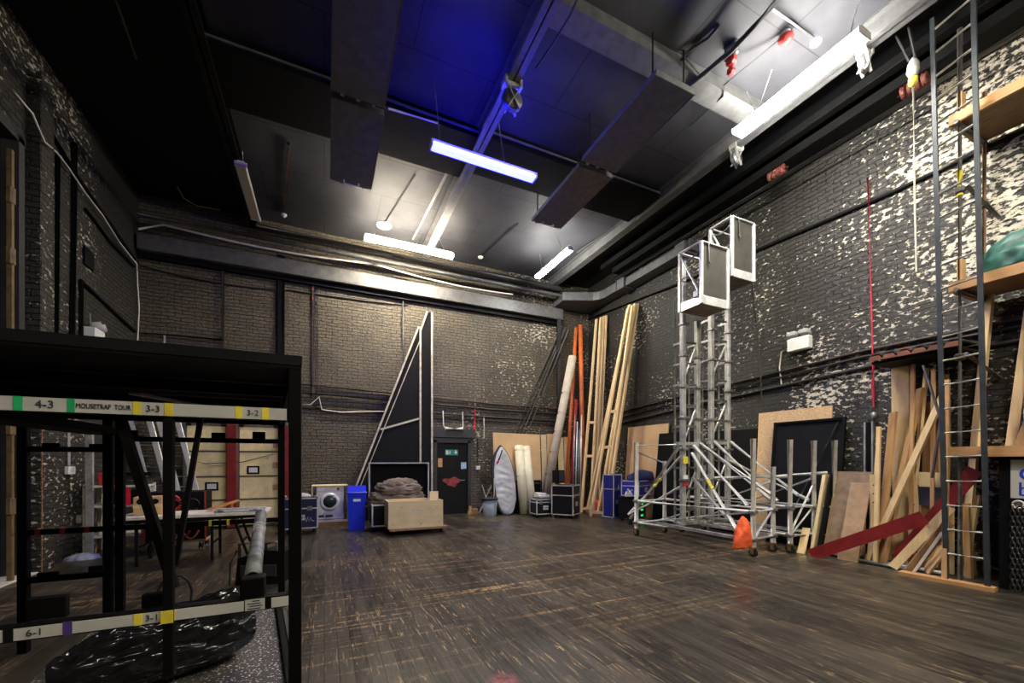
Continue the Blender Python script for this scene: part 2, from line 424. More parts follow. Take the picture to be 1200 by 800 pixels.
def boxing(x, y0, y1, label, handle=True, loc_z=6.95):
    t = thing('ceiling_boxing', label, 'ceiling boxing', (x, (y0+y1)/2, loc_z), 0, 'painted boxings below the ceiling')
    L = y1-y0
    MB().box((0, 0, .05), (.74, L, .09), bev=.008).build('panel', ductgrey, t)
    for q in (-.372, .372): MB().box((q, 0, .012), (.012, L, .024)).build('edge_strip', beamgrey, t)
    for s in (-.22, 0, .22): MB().box((s, L/2+.03, .05), (.05, .06, .05)).tube([(s, L/2+.0, .05), (s, L/2+.06, .05)], .016).build('hinge', steel, t)
    for a in (-.3, .3):
        for b_ in (-.42, .42): MB().tube([(a, b_*L, .09), (a, b_*L, ZC-loc_z)], .014, 6).build('hanger_rod', black, t)
    if handle: MB().tube([(-.13, L/2-.10, 0), (-.13, L/2-.10, -.06), (.13, L/2-.10, -.06), (.13, L/2-.10, 0)], .014).build('handle', offwhite, t)
    return t
boxing(.46, 2.4, 6.45, 'long dark ceiling boxing running overhead left of the centre steel', False)
boxing(.47, 6.57, 8.5, 'short streaky boxing with a handle, left of the centre steel')
boxing(4.55, 4.3, 6.1, 'dark ceiling boxing beside the big white lamp, without a handle', False)
boxing(4.58, 6.22, 8.1, 'dark ceiling boxing with a white handle near the corner lamp')

# ------------------------------------------------------------------ fluorescent fittings
def emis(name, col, s):
    k = NT(name); tc = k.n('TexCoord').outputs['Object']
    n = k.noise(tc, 3, 2)
    k.b.inputs['Base Color'].default_value = (.8, .8, .8, 1)
    k.b.inputs['Emission Color'].default_value = (*col, 1)
    k.l(k.remap(n, 0, 1, s*.92, s*1.08), k.b.inputs['Emission Strength']); k.b.inputs['Roughness'].default_value = .4
    return k.m
LAMP = emis('lit_diffuser_white', (1, .96, .89), 130.)
LAMPB = emis('lit_diffuser_blue', (.0062, .0068, 1.), 70.)
LAMPW = emis('lit_diffuser_corner', (1, .96, .88), 100.)
FILL_LEFT = emis('fill_diffuser_rear', (1, .92, .78), 60.); FILL_MID = emis('fill_diffuser_rear_middle', (1, .92, .78), 150.)
FILL_RIGHT = emis('fill_diffuser_rear_right', (1, .92, .78), 190.)
LAMPT = emis('lit_tube', (1, .88, .68), 150.)
diff_off = mat('unlit_diffuser', (.56, .52, .42), .35, var=.06)
def fitting(label, loc, rz, L=1.82, w=.17, lamp=LAMP, up=.4, hous=white, wires=((-.6, -.6), (.6, .6))):
    t = thing('fluorescent_fitting', label, 'ceiling light', loc, rz, 'fluorescent fittings under the ceiling')
    MB().box((0, 0, .062), (L-.02, w*.62, .05), bev=.008).build('housing', hous, t)
    MB().box((0, 0, .0), (L-.05, w, .075), bev=.018).build('diffuser', lamp, t)
    for q in (-L/2+.012, L/2-.012): MB().box((q, 0, .012), (.025, w+.008, .095), bev=.006).build('end_cap', hous, t)
    for a, b in wires: MB().tube([(a, 0, .085), (b, 0, up)], .007, 6).build('hanger', steel, t)
    return t
H2 = PI/2
fitting('big white fluorescent light, lit, above the wall of flaking paint', (6.34, 3.78, 7.12), H2, 1.82, .25, wires=((-.72, -.86), (.55, .3), (.55, .72)), up=.58)
fitting('blue fluorescent light glowing beneath the centre steel', (2.47, 6.43, 6.62), 0, 1.88, .17, LAMPB, 1.07, wires=((-.78, -.88), (-.25, .15), (.35, .18)))
fitting('white fluorescent light near the corner duct, smallest of the lit lights in the photo', (5.78, 9.85, 7.08), H2, 1.82, .17, LAMPW, .62, wires=((-.55, -.25), (.6, .75)))
fitting('unlit fluorescent light with a cream diffuser below the dark left steel', (-1.39, 9.75, 7.0), H2, 1.85, .19, diff_off, .40, wires=((-.7, -.7), (.7, .7)))
t = thing('fluorescent_fitting', 'twin tube fluorescent light, lit, in front of the back wall trunking', 'ceiling light', (2.02, 10.65, 7.08), 0, 'fluorescent fittings under the ceiling')
MB().box((0, 0, .10), (2.25, .10, .05), bev=.008).build('housing', white, t)
for s in (-1, 1):
    MB().tube([(-1.12, s*.06, .02), (1.12, s*.06, .02)], .042, 12).build('tube', LAMPT, t)
for s in (-1.11, 1.11): MB().box((s, 0, .04), (.04, .2, .1), bev=.005).build('lamp_holder', white, t)
for a in (-.9, .9): MB().tube([(a, 0, .12), (a*.8, .1, .62)], .007, 6).build('hanger', steel, t)
# unseen fill fittings, added behind the camera to brighten the near room
for i, (x, y) in enumerate(((-.9, -1.7), (2.6, -1.2), (6.0, -1.0))):
    fitting('unseen added fill light behind the camera, %s' % ('by the dock doorway', 'under the centre steel', 'by the shelving')[i], (x, y, 7.1), H2, 1.82, .19, (FILL_LEFT, FILL_MID, FILL_RIGHT)[i], .6)

# ------------------------------------------------------------------ small things on the ceiling
def pulley(label, loc, s=1., m=None):
    t = thing('beam_pulley', label, 'pulley', loc, 0, 'steel pulleys clamped to the ceiling steels')
    m = m or MATS['weathered_aluminium']
    c = MB(); c.box((0, 0, -.03*s), (.24*s, .10*s, .05*s), bev=.01); c.box((-.10*s, 0, -.01), (.03*s, .14*s, .09*s)).box((.10*s, 0, -.01), (.03*s, .14*s, .09*s))
    c.build('clamp', m, t)
    w = MB(); w.lathe([(.012*s, -.03*s), (.13*s, -.03*s), (.11*s, -.008*s), (.11*s, .008*s), (.13*s, .03*s), (.012*s, .03*s)], n=20)
    bmesh.ops.rotate(w.b, verts=w.b.verts, matrix=Matrix.Rotation(H2, 3, 'X')); bmesh.ops.translate(w.b, verts=w.b.verts, vec=(0, 0, -.2*s)); w.build('wheel', steel, t)
    for q in (-1, 1):
        MB().bar((-.09*s, q*.05*s, -.05*s), (.07*s, q*.05*s, -.33*s), .035*s, .012*s).bar((.09*s, q*.05*s, -.05*s), (-.07*s, q*.05*s, -.33*s), .035*s, .012*s).build('cheek_plate', m, t)
    return t
p0 = P(600, 108, X=2.62); pulley('pale steel pulley clamped under the centre steel above the blue light', (2.62, p0.y, 7.39), 1.25)
pulley('pale steel pulley under the right steel, at the far end of the big white light', (6.92, P(863, 190, X=6.92).y, 7.39), 1.0)
pulley('shiny steel pulley under the right steel beside the hanging straps', (6.92, P(1013, 72, X=6.92).y, 7.39), .95)
def bell(label, loc, m1, big=.095):
    t = thing('alarm_bell', label, 'alarm bell', loc, 0, 'red alarm fittings on the ceiling')
    MB().lathe([(big*.6, 0), (big*.6, -.05)], n=20).build('base', white, t)
    MB().lathe([(big*.6, -.05), (big, -.07), (big*.98, -.1), (big*.6, -.15), (.01, -.165)], n=24).build('dome', m1, t); return t
bell('red domed alarm sounder on the ceiling beyond the big white light', P(921, 38, Z=ZC-.005), red)
t = thing('cable_clamp', 'red cable clamp hanging on the black cable run beside the cross beam', 'cable clamp', P(857, 52, Z=ZC-.005))
MB().box((0, 0, -.10), (.07, .2, .2), bev=.015).build('bracket', steel, t)
MB().box((0, 0, -.24), (.13, .13, .12), bev=.03).box((.05, .04, -.34), (.12, .10, .1), bev=.03).build('body', red, t)
def rose(label, loc, r=.14):
    t = thing('ceiling_rose', label, 'ceiling rose', loc, 0, 'white ceiling roses')
    MB().lathe([(r, 0), (r, -.012), (r*.86, -.03), (.02, -.036)], n=24).build('plate', white, t)
    MB().lathe([(r*.3, -.03), (r*.26, -.06), (.01, -.065)], n=14).build('cap', offwhite, t)
rose('white disc ceiling rose above the twin tube light', P(450, 264, Z=ZC-.001), .19)
rose('small white ceiling rose in the middle of the far ceiling', P(563, 301, Z=ZC-.001), .08)
rose('white ceiling rose with a cord above the big white light', P(956, 49, Z=ZC-.001), .075)
t = thing('sprinkler_head', 'small white sprinkler head on a long drop pipe by the back wall', 'sprinkler', P(333, 252, Z=7.35))
MB().tube([(0, 0, .02), (.0, 0, .35)], .018, 8).build('drop_pipe', pipepaint, t)
MB().lathe([(.02, .03), (.055, .02), (.06, 0), (.03, -.04), (.012, -.06)], n=16).build('head', white, t)
def run(name, label, cat, pts, r, m, group=None, n=8):
    return single(name, label, cat, MB().tube(pts, r, n), m, group=group)
G = 'pipes and cables overhead'
run('ceiling_conduit', 'thin dark pipe on the ceiling ending at the white sprinkler', 'pipe', [P(338, 168, Z=7.66), P(333, 250, Z=7.66)], .03, rustpaint, G)
run('ceiling_conduit', 'pale pipe slanting across the ceiling to the twin tube light', 'pipe', [P(529, 193, Z=7.55), P(484, 280, Z=7.55)], .028, beamgrey, G)
run('ceiling_conduit', 'grey pipe running along the ceiling into the small corner light', 'pipe', [P(775, 228, Z=7.62), P(676, 295, Z=7.62)], .034, beamgrey, G)
run('ceiling_conduit', 'thin grey rod slanting up to the right steel near the corner light', 'pipe', [P(672, 314, Z=7.6), P(726, 278, Z=7.6)], .018, beamgrey, G)
run('ceiling_cable', 'thin dark cord from the white ceiling rose to the ceiling above the blue light', 'cable', [P(487, 205, Z=7.68), P(450, 262, Z=7.68)], .012, black, G)
run('ceiling_cable', 'dark cord across the ceiling to the small ceiling rose', 'cable', [P(607, 262, Z=7.68), P(565, 299, Z=7.68)], .012, black, G)
run('ceiling_cable', 'thick black cable with clips hanging beside the cross beam at the top', 'cable', [P(915, -5, Z=7.45), P(885, 30, Z=7.42), P(857, 60, Z=7.42), P(835, 78, Z=7.45), P(808, 100, Z=7.52)], .034, rubber, G)
run('ceiling_cable', 'straight black cable alongside the clipped cable at the top', 'cable', [P(925, -10, Z=7.5), P(812, 100, Z=7.55)], .02, rubber, G)
run('ceiling_cable', 'thin black cable from the red sounder to the cross beam', 'cable', [P(919, 42, Z=7.66), P(848, 100, Z=7.5), P(848, 112, Z=7.5), P(808, 148, Z=7.66)], .012, rubber, G)
run('ceiling_cable', 'black cable curling over the ceiling left of the clipped cable', 'cable', [P(795, 73, Z=7.62), P(815, 55, Z=7.66), P(830, 45, Z=7.66), P(843, 28, Z=7.68)], .022, rubber, G)
run('ceiling_conduit', 'short dark pipe on the ceiling at the white rose with the cord', 'pipe', [P(952, 44, Z=7.66), P(905, 10, Z=7.66)], .022, darkgrey, G)
run('ceiling_cable', 'thin black cable looping along the centre steel at the top', 'cable', [P(678, -5, X=2.80), P(668, 18, X=2.84), P(650, 48, X=2.86), P(628, 80, X=2.78)], .014, rubber, G)
run('ceiling_cable', 'pale thin wire drooping across the dark left ceiling', 'cable', [P(208, 219, Z=7.64), P(215, 232, Z=7.6), P(230, 241, Z=7.6), P(258, 246, Z=7.68)], .010, offwhite, G)
run('ceiling_conduit', 'thin pale conduit across the ceiling in front of the left boxing', 'pipe', [P(236, 59, Z=7.67), P(384, 105, Z=7.67)], .018, beamgrey, G)
run('ceiling_conduit', 'thin pale conduit near the top left corner of the ceiling', 'pipe', [P(136, 0, Z=7.67), P(160, 69, Z=7.67)], .014, beamgrey, G)
run('ceiling_conduit', 'pale conduit along the ceiling between the centre steel and left boxing', 'pipe', [P(455, 127, Z=7.48), P(513, 144, Z=7.48)], .016, offwhite, G)

# ------------------------------------------------------------------ trunking and pipes along the back wall
run('large_pipe', 'fat grey pipe running along the top of the back wall', 'pipe', [(-1.5, 11.62, 7.30), (4.9, 11.62, 7.30), (7.1, 11.62, 7.30)], .085, darkgrey, 'pipes along the back wall', 12)
run('large_pipe', 'thinner grey pipe just below the fat pipe on the back wall', 'pipe', [(-3.7, 11.55, 7.0), (0.2, 11.55, 7.02), (7.6, 11.55, 7.05)], .055, beamgrey, 'pipes along the back wall', 12)
struct('trim_12', MB().box((1.75, 11.86, 6.52), (11.1, .26, .36), bev=.01), ductgrey)
struct('trim_13', MB().box((1.75, 11.93, 6.27), (11.1, .12, .10)), black)
run('ceiling_cable', 'pale cable drooping along the trunking of the back wall', 'cable', [(-3.75, 11.70, 6.75)]+sag((-3.3, 11.68, 6.95), (1.2, 11.68, 6.98), .12)+sag((1.2, 11.68, 6.98), (5.4, 11.68, 6.85), .1), .026, offwhite, 'pipes along the back wall')
run('ceiling_cable', 'pale cable drooping on the bricks below the back wall trunking', 'cable', sag((-3.8, 11.97, 6.05), (-.9, 11.97, 6.0), .1)+sag((-.8, 11.97, 6.02), (2.2, 11.97, 6.1), .03), .018, pipepaint, 'pipes along the back wall')
# rounded corner duct and the run along the right wall
cd = MB(); pts = [(7.05, 11.6, 0), (7.0, 11.3, 0), (7.9, 10.9, 0), (8.05, 10.75, 0), (8.1, 10.5, 0), (8.1, 10.0, 0), (8.49, 10.0, 0), (8.49, 11.98, 0), (7.05, 11.98, 0)]
single('corner_duct', 'rounded grey duct turning the corner at the top of the walls', 'duct', cd.prism([(a, b, 6.80) for a, b, c in pts], (0, 0, .26)), beamgrey)
t = thing('wall_duct', 'grey duct with two raised boxes along the top of the right wall', 'duct', (8.3, 8.6, 6.78))
MB().box((0, 0, .13), (.36, 2.7, .22), bev=.008).build('body', ductgrey, t)
for y in (1.15, -1.1): MB().box((-.03, y, .12), (.46, .32, .30), bev=.01).build('box', beamgrey, t)
run('large_pipe', 'grey pipe running along the top of the right wall above the duct', 'pipe', [(8.0, 9.95, 7.1), (8.0, -2.5, 6.98)], .05, beamgrey, 'pipes along the right wall', 12)
struct('trim_14', MB().box((8.2, 3.9, 7.38), (.5, 12.2, .16), bev=.01), black)
struct('trim_15', MB().box((7.75, 3.9, 7.52), (.16, 12.6, .14), bev=.01), black)
for i, (px, py) in enumerate(((911, 231), (1072, 152))):
    q = P(px, py, X=8.0); t = thing('pulley_block', 'rust red row of pulley wheels on the right wall pipe, %s' % ('beyond the lift baskets', 'beside the hanging rope')[i], 'pulley', (8.0, q.y, 7.12), 0, 'red pulley rows on the right wall')
    for j in range(4):
        w = MB(); w.lathe([(.01, -.02), (.10, -.022), (.075, 0), (.10, .022), (.01, .02)], n=14); bmesh.ops.rotate(w.b, verts=w.b.verts, matrix=Matrix.Rotation(H2, 3, 'X'))
        bmesh.ops.translate(w.b, verts=w.b.verts, vec=(0, -.12+.08*j, .07)); w.build('wheel', rustred if 'rustred' in globals() else red, t)
    MB().tube([(0, -.2, .07), (0, .2, .07)], .015, 8).build('axle', steel, t)
# services at head height on the back wall: bundles of pipes in two rows
xs0, xs1 = -.3, 7.6
GB = 'service pipes at mid height on the back wall'
run('service_pipe', 'topmost red worn pipe at mid height on the back wall', 'pipe', [(xs0-3.2, 11.95, 3.72), (4.9, 11.95, 3.40), (xs1, 11.95, 3.36)], .03, rustpaint, GB)
run('service_pipe', 'dark pipe just below the red worn pipe on the back wall', 'pipe', [(xs0-3.2, 11.94, 3.48), (4.9, 11.94, 3.22), (xs1, 11.94, 3.2)], .036, pipepaint, GB)
run('service_pipe', 'lower dark pipe of the back wall bundle', 'pipe', [(xs0-3.2, 11.95, 3.14), (4.9, 11.95, 2.98), (xs1, 11.95, 2.95)], .03, pipepaint, GB)
run('service_pipe', 'lowest thin pipe of the back wall bundle', 'pipe', [(xs0-3.2, 11.97, 3.05), (4.9, 11.97, 2.86), (xs1, 11.97, 2.84)], .018, pipepaint, GB)
a, b, c_, d = P(374, 465, Y=11.93), P(377, 480, Y=11.93), P(400, 483, Y=11.93), P(450, 482, Y=11.93)
run('ceiling_cable', 'pale cable stepping down onto the pipes at the middle of the back wall', 'cable', [P(330, 474, Y=11.93), P(364, 474, Y=11.93), a, b, c_, d], .02, offwhite, GB)
# services on the right wall
GR = 'service pipes at mid height on the right wall'
for i, (y0, y1, r, m) in enumerate(((484, 404, .03, rustpaint), (490, 411, .026, pipepaint), (497, 424, .034, pipepaint))):
    A, B = P(722, y0, X=8.46), P(1040, y1, X=8.46)
    run('service_pipe', ('red worn topmost pipe at mid height on the right wall', 'middle thin pipe of the right wall bundle', 'lower black pipe of the right wall bundle')[i], 'pipe', [(8.46, A.y, A.z), (8.46, 3.9, B.z+(A.z-B.z)*.05), (8.46, -1, B.z)], r, m, GR)
run('service_pipe', 'black conduit line high on the right wall above the flaking patches', 'pipe', [(8.47, 11.9, P(686, 376, X=8.47).z), (8.47, 8.0, P(790, 335, X=8.47).z), (8.47, 3.4, P(1040, 228, X=8.47).z), (8.47, .5, P(1120, 192, X=8.47).z)], .035, black, GR)
# vertical conduits on the back wall
GV = 'vertical conduits on the back wall'
def vert(px, y0, y1, r, label, m=pipepaint, bend=None):
    q0, q1 = P(px, y0, Y=11.96), P(px, y1, Y=11.96)
    pts = [q1, q0]
    if bend: pts.append(P(*bend, Y=11.96))
    run('wall_conduit', label, 'conduit', pts, r, m, GV)
vert(261, 316, 420, .03, 'black vertical conduit on the back wall above the steel rack, left one')
vert(329, 300, 425, .09, 'wide black vertical channel on the back wall above the steel rack', black)
vert(367, 333, 466, .030, 'vertical conduit on the back wall left of the tall black flats', rustpaint)
vert(372, 335, 470, .014, 'thin vertical wire beside a conduit on the back wall')
vert(472, 352, 470, .026, 'curved-top conduit behind the tall black flats', pipepaint, (440, 341))
vert(499, 350, 366, .016, 'short pale rod above the tip of the tall black flats', beamgrey, (514, 343))
run('wall_conduit', 'pale pipe hanging from the trunking to the twin tube light', 'conduit', [P(514, 343, Y=11.9), P(513, 315, Y=11.9)], .016, beamgrey, GV)
run('wall_conduit', 'horizontal black conduit low on the back wall over the rack top', 'conduit', [P(163, 389, Y=11.96), P(262, 398, Y=11.96)], .026, pipepaint, GV)
run('wall_conduit', 'short pale vertical stub standing on the conduit over the rack', 'conduit', [P(193, 393, Y=11.96), P(193, 408, Y=11.96)], .02, offwhite, GV)
run('wall_conduit', 'horizontal conduit under the back wall trunking with a bent end', 'conduit', [P(340, 331, Y=11.97), P(440, 341, Y=11.97)], .018, pipepaint, GV)
run('down_pipe', 'grey vertical pipe standing in the far corner of the room', 'pipe', [P(655, 374, Y=11.7), (P(655, 374, Y=11.7).x, 11.7, .0)], .075, darkgrey, None, 14)
# left wall: conduits, cable, floodlight, sockets
GL = 'conduits on the left wall'
X = XL+.03
def lw(name, label, pts, r, m, cat='conduit'): run(name, label, cat, [P(a, b, X=X) for a, b in pts], r, m, GL)
lw('wall_conduit', 'black conduit high along the left wall under the ceiling', ((36, 118), (90, 206), (158, 304)), .035, black)
lw('wall_conduit', 'black conduit stepping down the left wall above the rack', ((95, 412), (95, 329), (158, 388)), .035, black)
lw('wall_conduit', 'upright black conduit on the left wall nearest the pilaster', ((66, 412), (68, 180)), .03, black)
lw('wall_conduit', 'tall upright black pipe in the middle of the left wall', ((84, 412), (87, 168)), .045, black)
lw('wall_conduit', 'slanting black conduit in the upper middle of the left wall', ((100, 245), (128, 282), (157, 312)), .03, black)
q = [(2, 92), (20, 112), (38, 133), (52, 166), (66, 178), (80, 196), (100, 226), (120, 252), (140, 284), (160, 309), (161, 330), (163, 360), (161, 405)]
run('ceiling_cable', 'pale cable swooping from the dock doorway along the left wall', 'cable', [P(a, b, X=XL+.24 if a < 62 else XL+.07) for a, b in q], .014, offwhite, GL)
single('wall_vent', 'small square black vent in the left wall', 'vent', MB().prism([P(97, 287, X=XL+.01), P(108, 298, X=XL+.01), P(108, 317, X=XL+.01), P(97, 308, X=XL+.01)], (.03, 0, 0)), black)
f = P(111, 390, X=XL+.1); t = thing('floodlight', 'white boxed emergency floodlight on the left wall above the rack', 'emergency light', (XL, f.y, f.z-.1))
MB().box((.09, 0, .03), (.18, .34, .27), bev=.015).build('battery_box', white, t)
for s in (-.07, .09): MB().tube([(.10, s, .17), (.10, s, .21), (.2, s+.05, .24)], .045, 12, r2=.07).build('lamp_head', white, t)
MB().tube([(.05, -.02, .16), (.04, .0, .45)], .01, 6).build('cord', offwhite, t)
# ------------------------------------------------------------------ big steel rack in the foreground
FY, BY = 2.15, 4.8
rack = thing('steel_rack', 'tall black steel rack with a white tape band of handwritten numbers, nearest the camera', 'rack', (-1.0, 3.2, 0))
def rk(name, mb, m=blacksteel, par=None, **k): return mb.build(name, m, par or rack, True, **k)
rack['_w'] = tuple(rack.location)
XFR = P(346, 600, Y=FY).x
FRONT_Z = 2.08
backx = [P(28, 600, Y=BY).x, P(127, 600, Y=BY).x, P(141, 600, Y=BY).x, P(330, 600, Y=BY).x]
rk('post', MB().box((XFR, FY, FRONT_Z/2), (.052, .052, FRONT_Z), bev=.003))
rk('post', MB().box((-2.15, FY, FRONT_Z/2), (.052, .052, FRONT_Z), bev=.003))
for x in backx: rk('post', MB().box((x, BY, 1.0), (.06, .06, 2.0), bev=.003))
xm = P(201, 600, Y=FY).x
rk('post', MB().box((xm, FY-.03, (1.775+.72)/2), (.034, .034, 1.775-.72), bev=.003))
# top deck, with its joists below
dk = MB().prism([(-2.2, FY-.03, 2.04), (XFR+.03, FY-.03, 2.04), (backx[3]+.05, BY, 2.04), (backx[0], BY, 2.04)], (0, 0, .045))
rk('top_deck', dk, black)
rk('top_rail', MB().bar((-2.2, FY, 2.055), (XFR+.026, FY, 2.055), .055, .06))
rk('top_rail', MB().bar((XFR, FY, 2.0), (backx[3], BY, 2.0), .045, .07)); rk('top_rail', MB().bar((backx[0]-.03, BY, 2.0), (backx[3]+.03, BY, 2.0), .045, .07))
for y in (2.7, 3.4, 4.1): rk('joist', MB().bar((-2.15, y, 2.0), (XFR-.12*(y-FY)-.02, y, 2.0), .04, .06))
rk('brace', MB().bar((-.75, 3.35, 1.97), (-.9, 2.75, 1.95), .05, .012), galv)
rk('side_rail', MB().bar((backx[1], 2.3, 1.86), (backx[1], BY, 1.86), .26, .06))
# front rails that carry the tape bands
def zband(py, px): return P(px, py, Y=FY-.03).z
zu, zl = 1.812, .962
rk('front_rail', MB().bar((-2.15, FY, zu), (XFR-.026, FY, zu), .05, .055)); rk('front_rail', MB().bar((-2.15, FY, zl), (XFR-.026, FY, zl), .05, .055))
tape = mat('white_tape', (.42, .41, .37), .5, var=.12, scale=4); tgreen = mat('green_tape', (.01, .30, .10), .5); tyel = mat('yellow_tape', (.62, .50, .04), .5); tpur = mat('purple_tape', (.06, .03, .16), .5); ink = mat('black_marker', (.02, .02, .03), .7)
yt = FY-.0275
def seg(x0, x1, z, m, name, dz=.052, off=0., **k):
    a, b = P(x0, 500, Y=yt).x, P(x1, 500, Y=yt).x
    rk(name, MB().box(((a+b)/2, yt-off, z), (b-a, .003, dz)), m, **k)
seg(-90, 336, zu, tape, 'tape_band', label='white tape along the upper rail'); seg(-90, 286, zl, tape, 'tape_band', .044, label='white tape along the lower rail'); seg(318, 338, zl, tape, 'tape_band', .044)
for a, b in ((16, 27), (79, 88)): seg(a, b, zu, tgreen, 'tape_mark', .053, .002, label='green tape mark')
for a, b in ((156, 166), (193, 203), (276, 284), (307, 315)): seg(a, b, zu, tyel, 'tape_mark', .053, .002, label='yellow tape mark')
for a, b in ((157, 167), (194, 205)): seg(a, b, zl, tyel, 'tape_mark', .046, .002, label='yellow tape mark')
seg(74, 85, zl, tpur, 'tape_mark', .052, .002, label='purple tape mark'); seg(4, 16, zl, black, 'tape_mark', .05, .002, label='black tape mark')
RX = Matrix.Rotation(H2, 3, 'X')
def wr(s, px, z, size, k=1.):
    m = MB().text(s, size, RX @ Matrix.Diagonal((k, 1, 1)), (P(px, 500, Y=yt-.004).x, yt-.003, z), .0008)
    rk('lettering', m, ink, label='handwritten %s' % s)
wr('4-3', 52, zu, .040); wr('MOUSETRAP  TOUR', 121.5, zu, .026, .70); wr('3-3', 179, zu, .036); wr('3-2', 296, zu, .036)
wr('6-1', 40, zl, .036); wr('3-1', 178, zl, .034)
a = P(299, 500, Y=yt).x
rk('printed_label', MB().box((a, yt-.003, zl+.002), (.075, .002, .048)), tape, label='small printed white label')
for j in range(4): rk('printed_line', MB().box((a+(-.004 if j % 2 else .003), yt-.0045, zl+.018-.011*j), (.028 if j == 0 else .05, .0008, .0045)), ink)
# braces on the front, black plates and sockets
def fb(p, q, w, t=.02, y=FY+.03): rk('diagonal_brace', MB().bar(P(*p, Y=y), P(*q, Y=y), w, t))
fb((140, 486), (204, 688), .03, .04); fb((236, 486), (206, 662), .018, .024)
def plate(x0, x1, y0, y1, Y): 
    a, b = P(x0, y1, Y=Y), P(x1, y0, Y=Y); rk('end_plate', MB().box(((a.x+b.x)/2, Y, (a.z+b.z)/2), (b.x-a.x, .03, b.z-a.z), bev=.004))
plate(32, 80, 696, 727, FY+.05); plate(167, 195, 693, 712, FY+.05)
s0 = P(297, 687, Y=FY+.03); rk('socket', MB().box((s0.x, FY+.03, s0.z), (.092, .09, .1), bev=.006))
# rear rails with blocks and tape
zr1, zr2, zr3 = 1.80, 1.0, .60
rk('rear_rail', MB().bar((backx[2], BY, zr1), (backx[3], BY, zr1), .04, .045)); rk('rear_rail', MB().bar((backx[0], BY, zr2), (backx[3], BY, zr2), .04, .045))
rk('rear_rail', MB().bar((backx[0], BY, zr3), (backx[1], BY, zr3), .04, .05)); rk('rear_rail', MB().bar((backx[0], BY, 1.70), (backx[1], BY, 1.70), .04, .045))
for a, b, c_, d in ((248, 264, 507, 517), (296, 311, 506, 518), (150, 162, 504, 513), (50, 70, 519, 527), (105, 122, 520, 528), (44, 69, 669, 676), (104, 122, 662, 670)): plate(a, b, c_, d, BY-.04)
for px in (43, 72, 101):
    a = P(px, 620, Y=BY-.03).x; rk('tape_mark', MB().box((a, BY, zr2), (.03, .05, .052)), red, label='red tape wrap')
for px in (246, 267):
    a = P(px, 614, Y=BY-.03).x; rk('tape_mark', MB().box((a, BY, zr2), (.022, .05, .052)), tyel, label='yellow tape wrap')
rk('tape_mark', MB().box((xm, FY-.055, .965), (.040, .006, .05)), tyel, label='bright yellow tape on the middle post')
# lower deck with a speckled mat
def speckle():
    k = NT('speckled_rubber_mat'); tc = k.n('TexCoord').outputs['Object']
    n = k.noise(tc, 70, 2, .6); m2 = k.noise(tc, 3, 4, .6); v = k.n('TexVoronoi', Scale=62.); k.l(tc, v.inputs['Vector'])
    dots = k.math('MULTIPLY', k.math('LESS_THAN', v.outputs['Distance'], .33), k.math('GREATER_THAN', n, .50))
    c = k.mix(k.remap(m2, .3, .7), (.022, .020, .018), (.055, .05, .042)); c = k.mix(dots, c, (.62, .58, .5)); k.l(c, k.b.inputs['Base Color']); k.b.inputs['Roughness'].default_value = .6
    k.bump(dots, .3, .004); return k.m
DZ = .50
d0 = [P(322, 706, Z=DZ), P(335, 800, Z=DZ)]; dv = (d0[1]-d0[0]).normalized(); R0 = d0[0]; R1 = d0[0]+dv*1.5
L0 = P(118, 732, Z=DZ); L1 = Vector((L0.x+.05, R1.y, DZ))
rk('lower_deck', MB().prism([R0, R1, L1, L0], (0, 0, -.03)), speckle(), label='grey deck mat with pale specks')
rimw = mat('dark_stained_rim', (.030, .022, .015), .6, var=.5)
rk('deck_rim', MB().bar(R0+Vector((.016, .02, .0)), R1+Vector((.016, 0, .0)), .03, .06)); rk('deck_rim', MB().bar(L0+Vector((-.05, .02, 0)), L1+Vector((-.05, 0, 0)), .10, .08), rimw); rk('deck_rim', MB().bar(L0+Vector((-.09, .02, .01)), R0+Vector((.03, .02, .01)), .05, .075))
rk('deck_rail', MB().bar((R0.x+.05, R0.y, DZ), (R1.x+.05, R1.y, DZ), .02, .05), rimw)
for q in (R0+Vector((-.03, -.05, 0)), R1+Vector((-.03, .05, 0)), L0+Vector((.03, -.05, 0)), L1+Vector((.03, .05, 0))): rk('deck_leg', MB().box((q.x, q.y, .235), (.045, .045, .47)))
single('paper_sheet', 'pale sheet lying on the deck of the rack behind the black sack', 'paper', MB().prism([P(170, 742, Z=DZ+.012), P(200, 722, Z=DZ+.012), P(224, 726, Z=DZ+.012), P(205, 746, Z=DZ+.012)], (0, 0, .008)), mat('dull_paper', (.42, .40, .34), .7))
# grey tube in the socket
p, q = P(296, 678, Y=FY+.06), P(306, 602, D=3.0)
t = thing('grey_tube', 'mottled dark grey tube with three pale rings sticking up from the rack rail', 'tube', tuple(p)); t['_w'] = tuple(p)
gm = mat('mottled_grey_tube', (.12, .12, .115), .5, var=.6, scale=14)
MB().hollow(p, q, .036, .005, 18).build('tube_body', gm, t, True)
for f in (.60, .65, .70):
    c = p.lerp(q, f); d = (q-p).normalized(); MB().tube([c-d*.008, c+d*.008], .0375, 18).build('ring', white, t, True, label='pale painted ring')
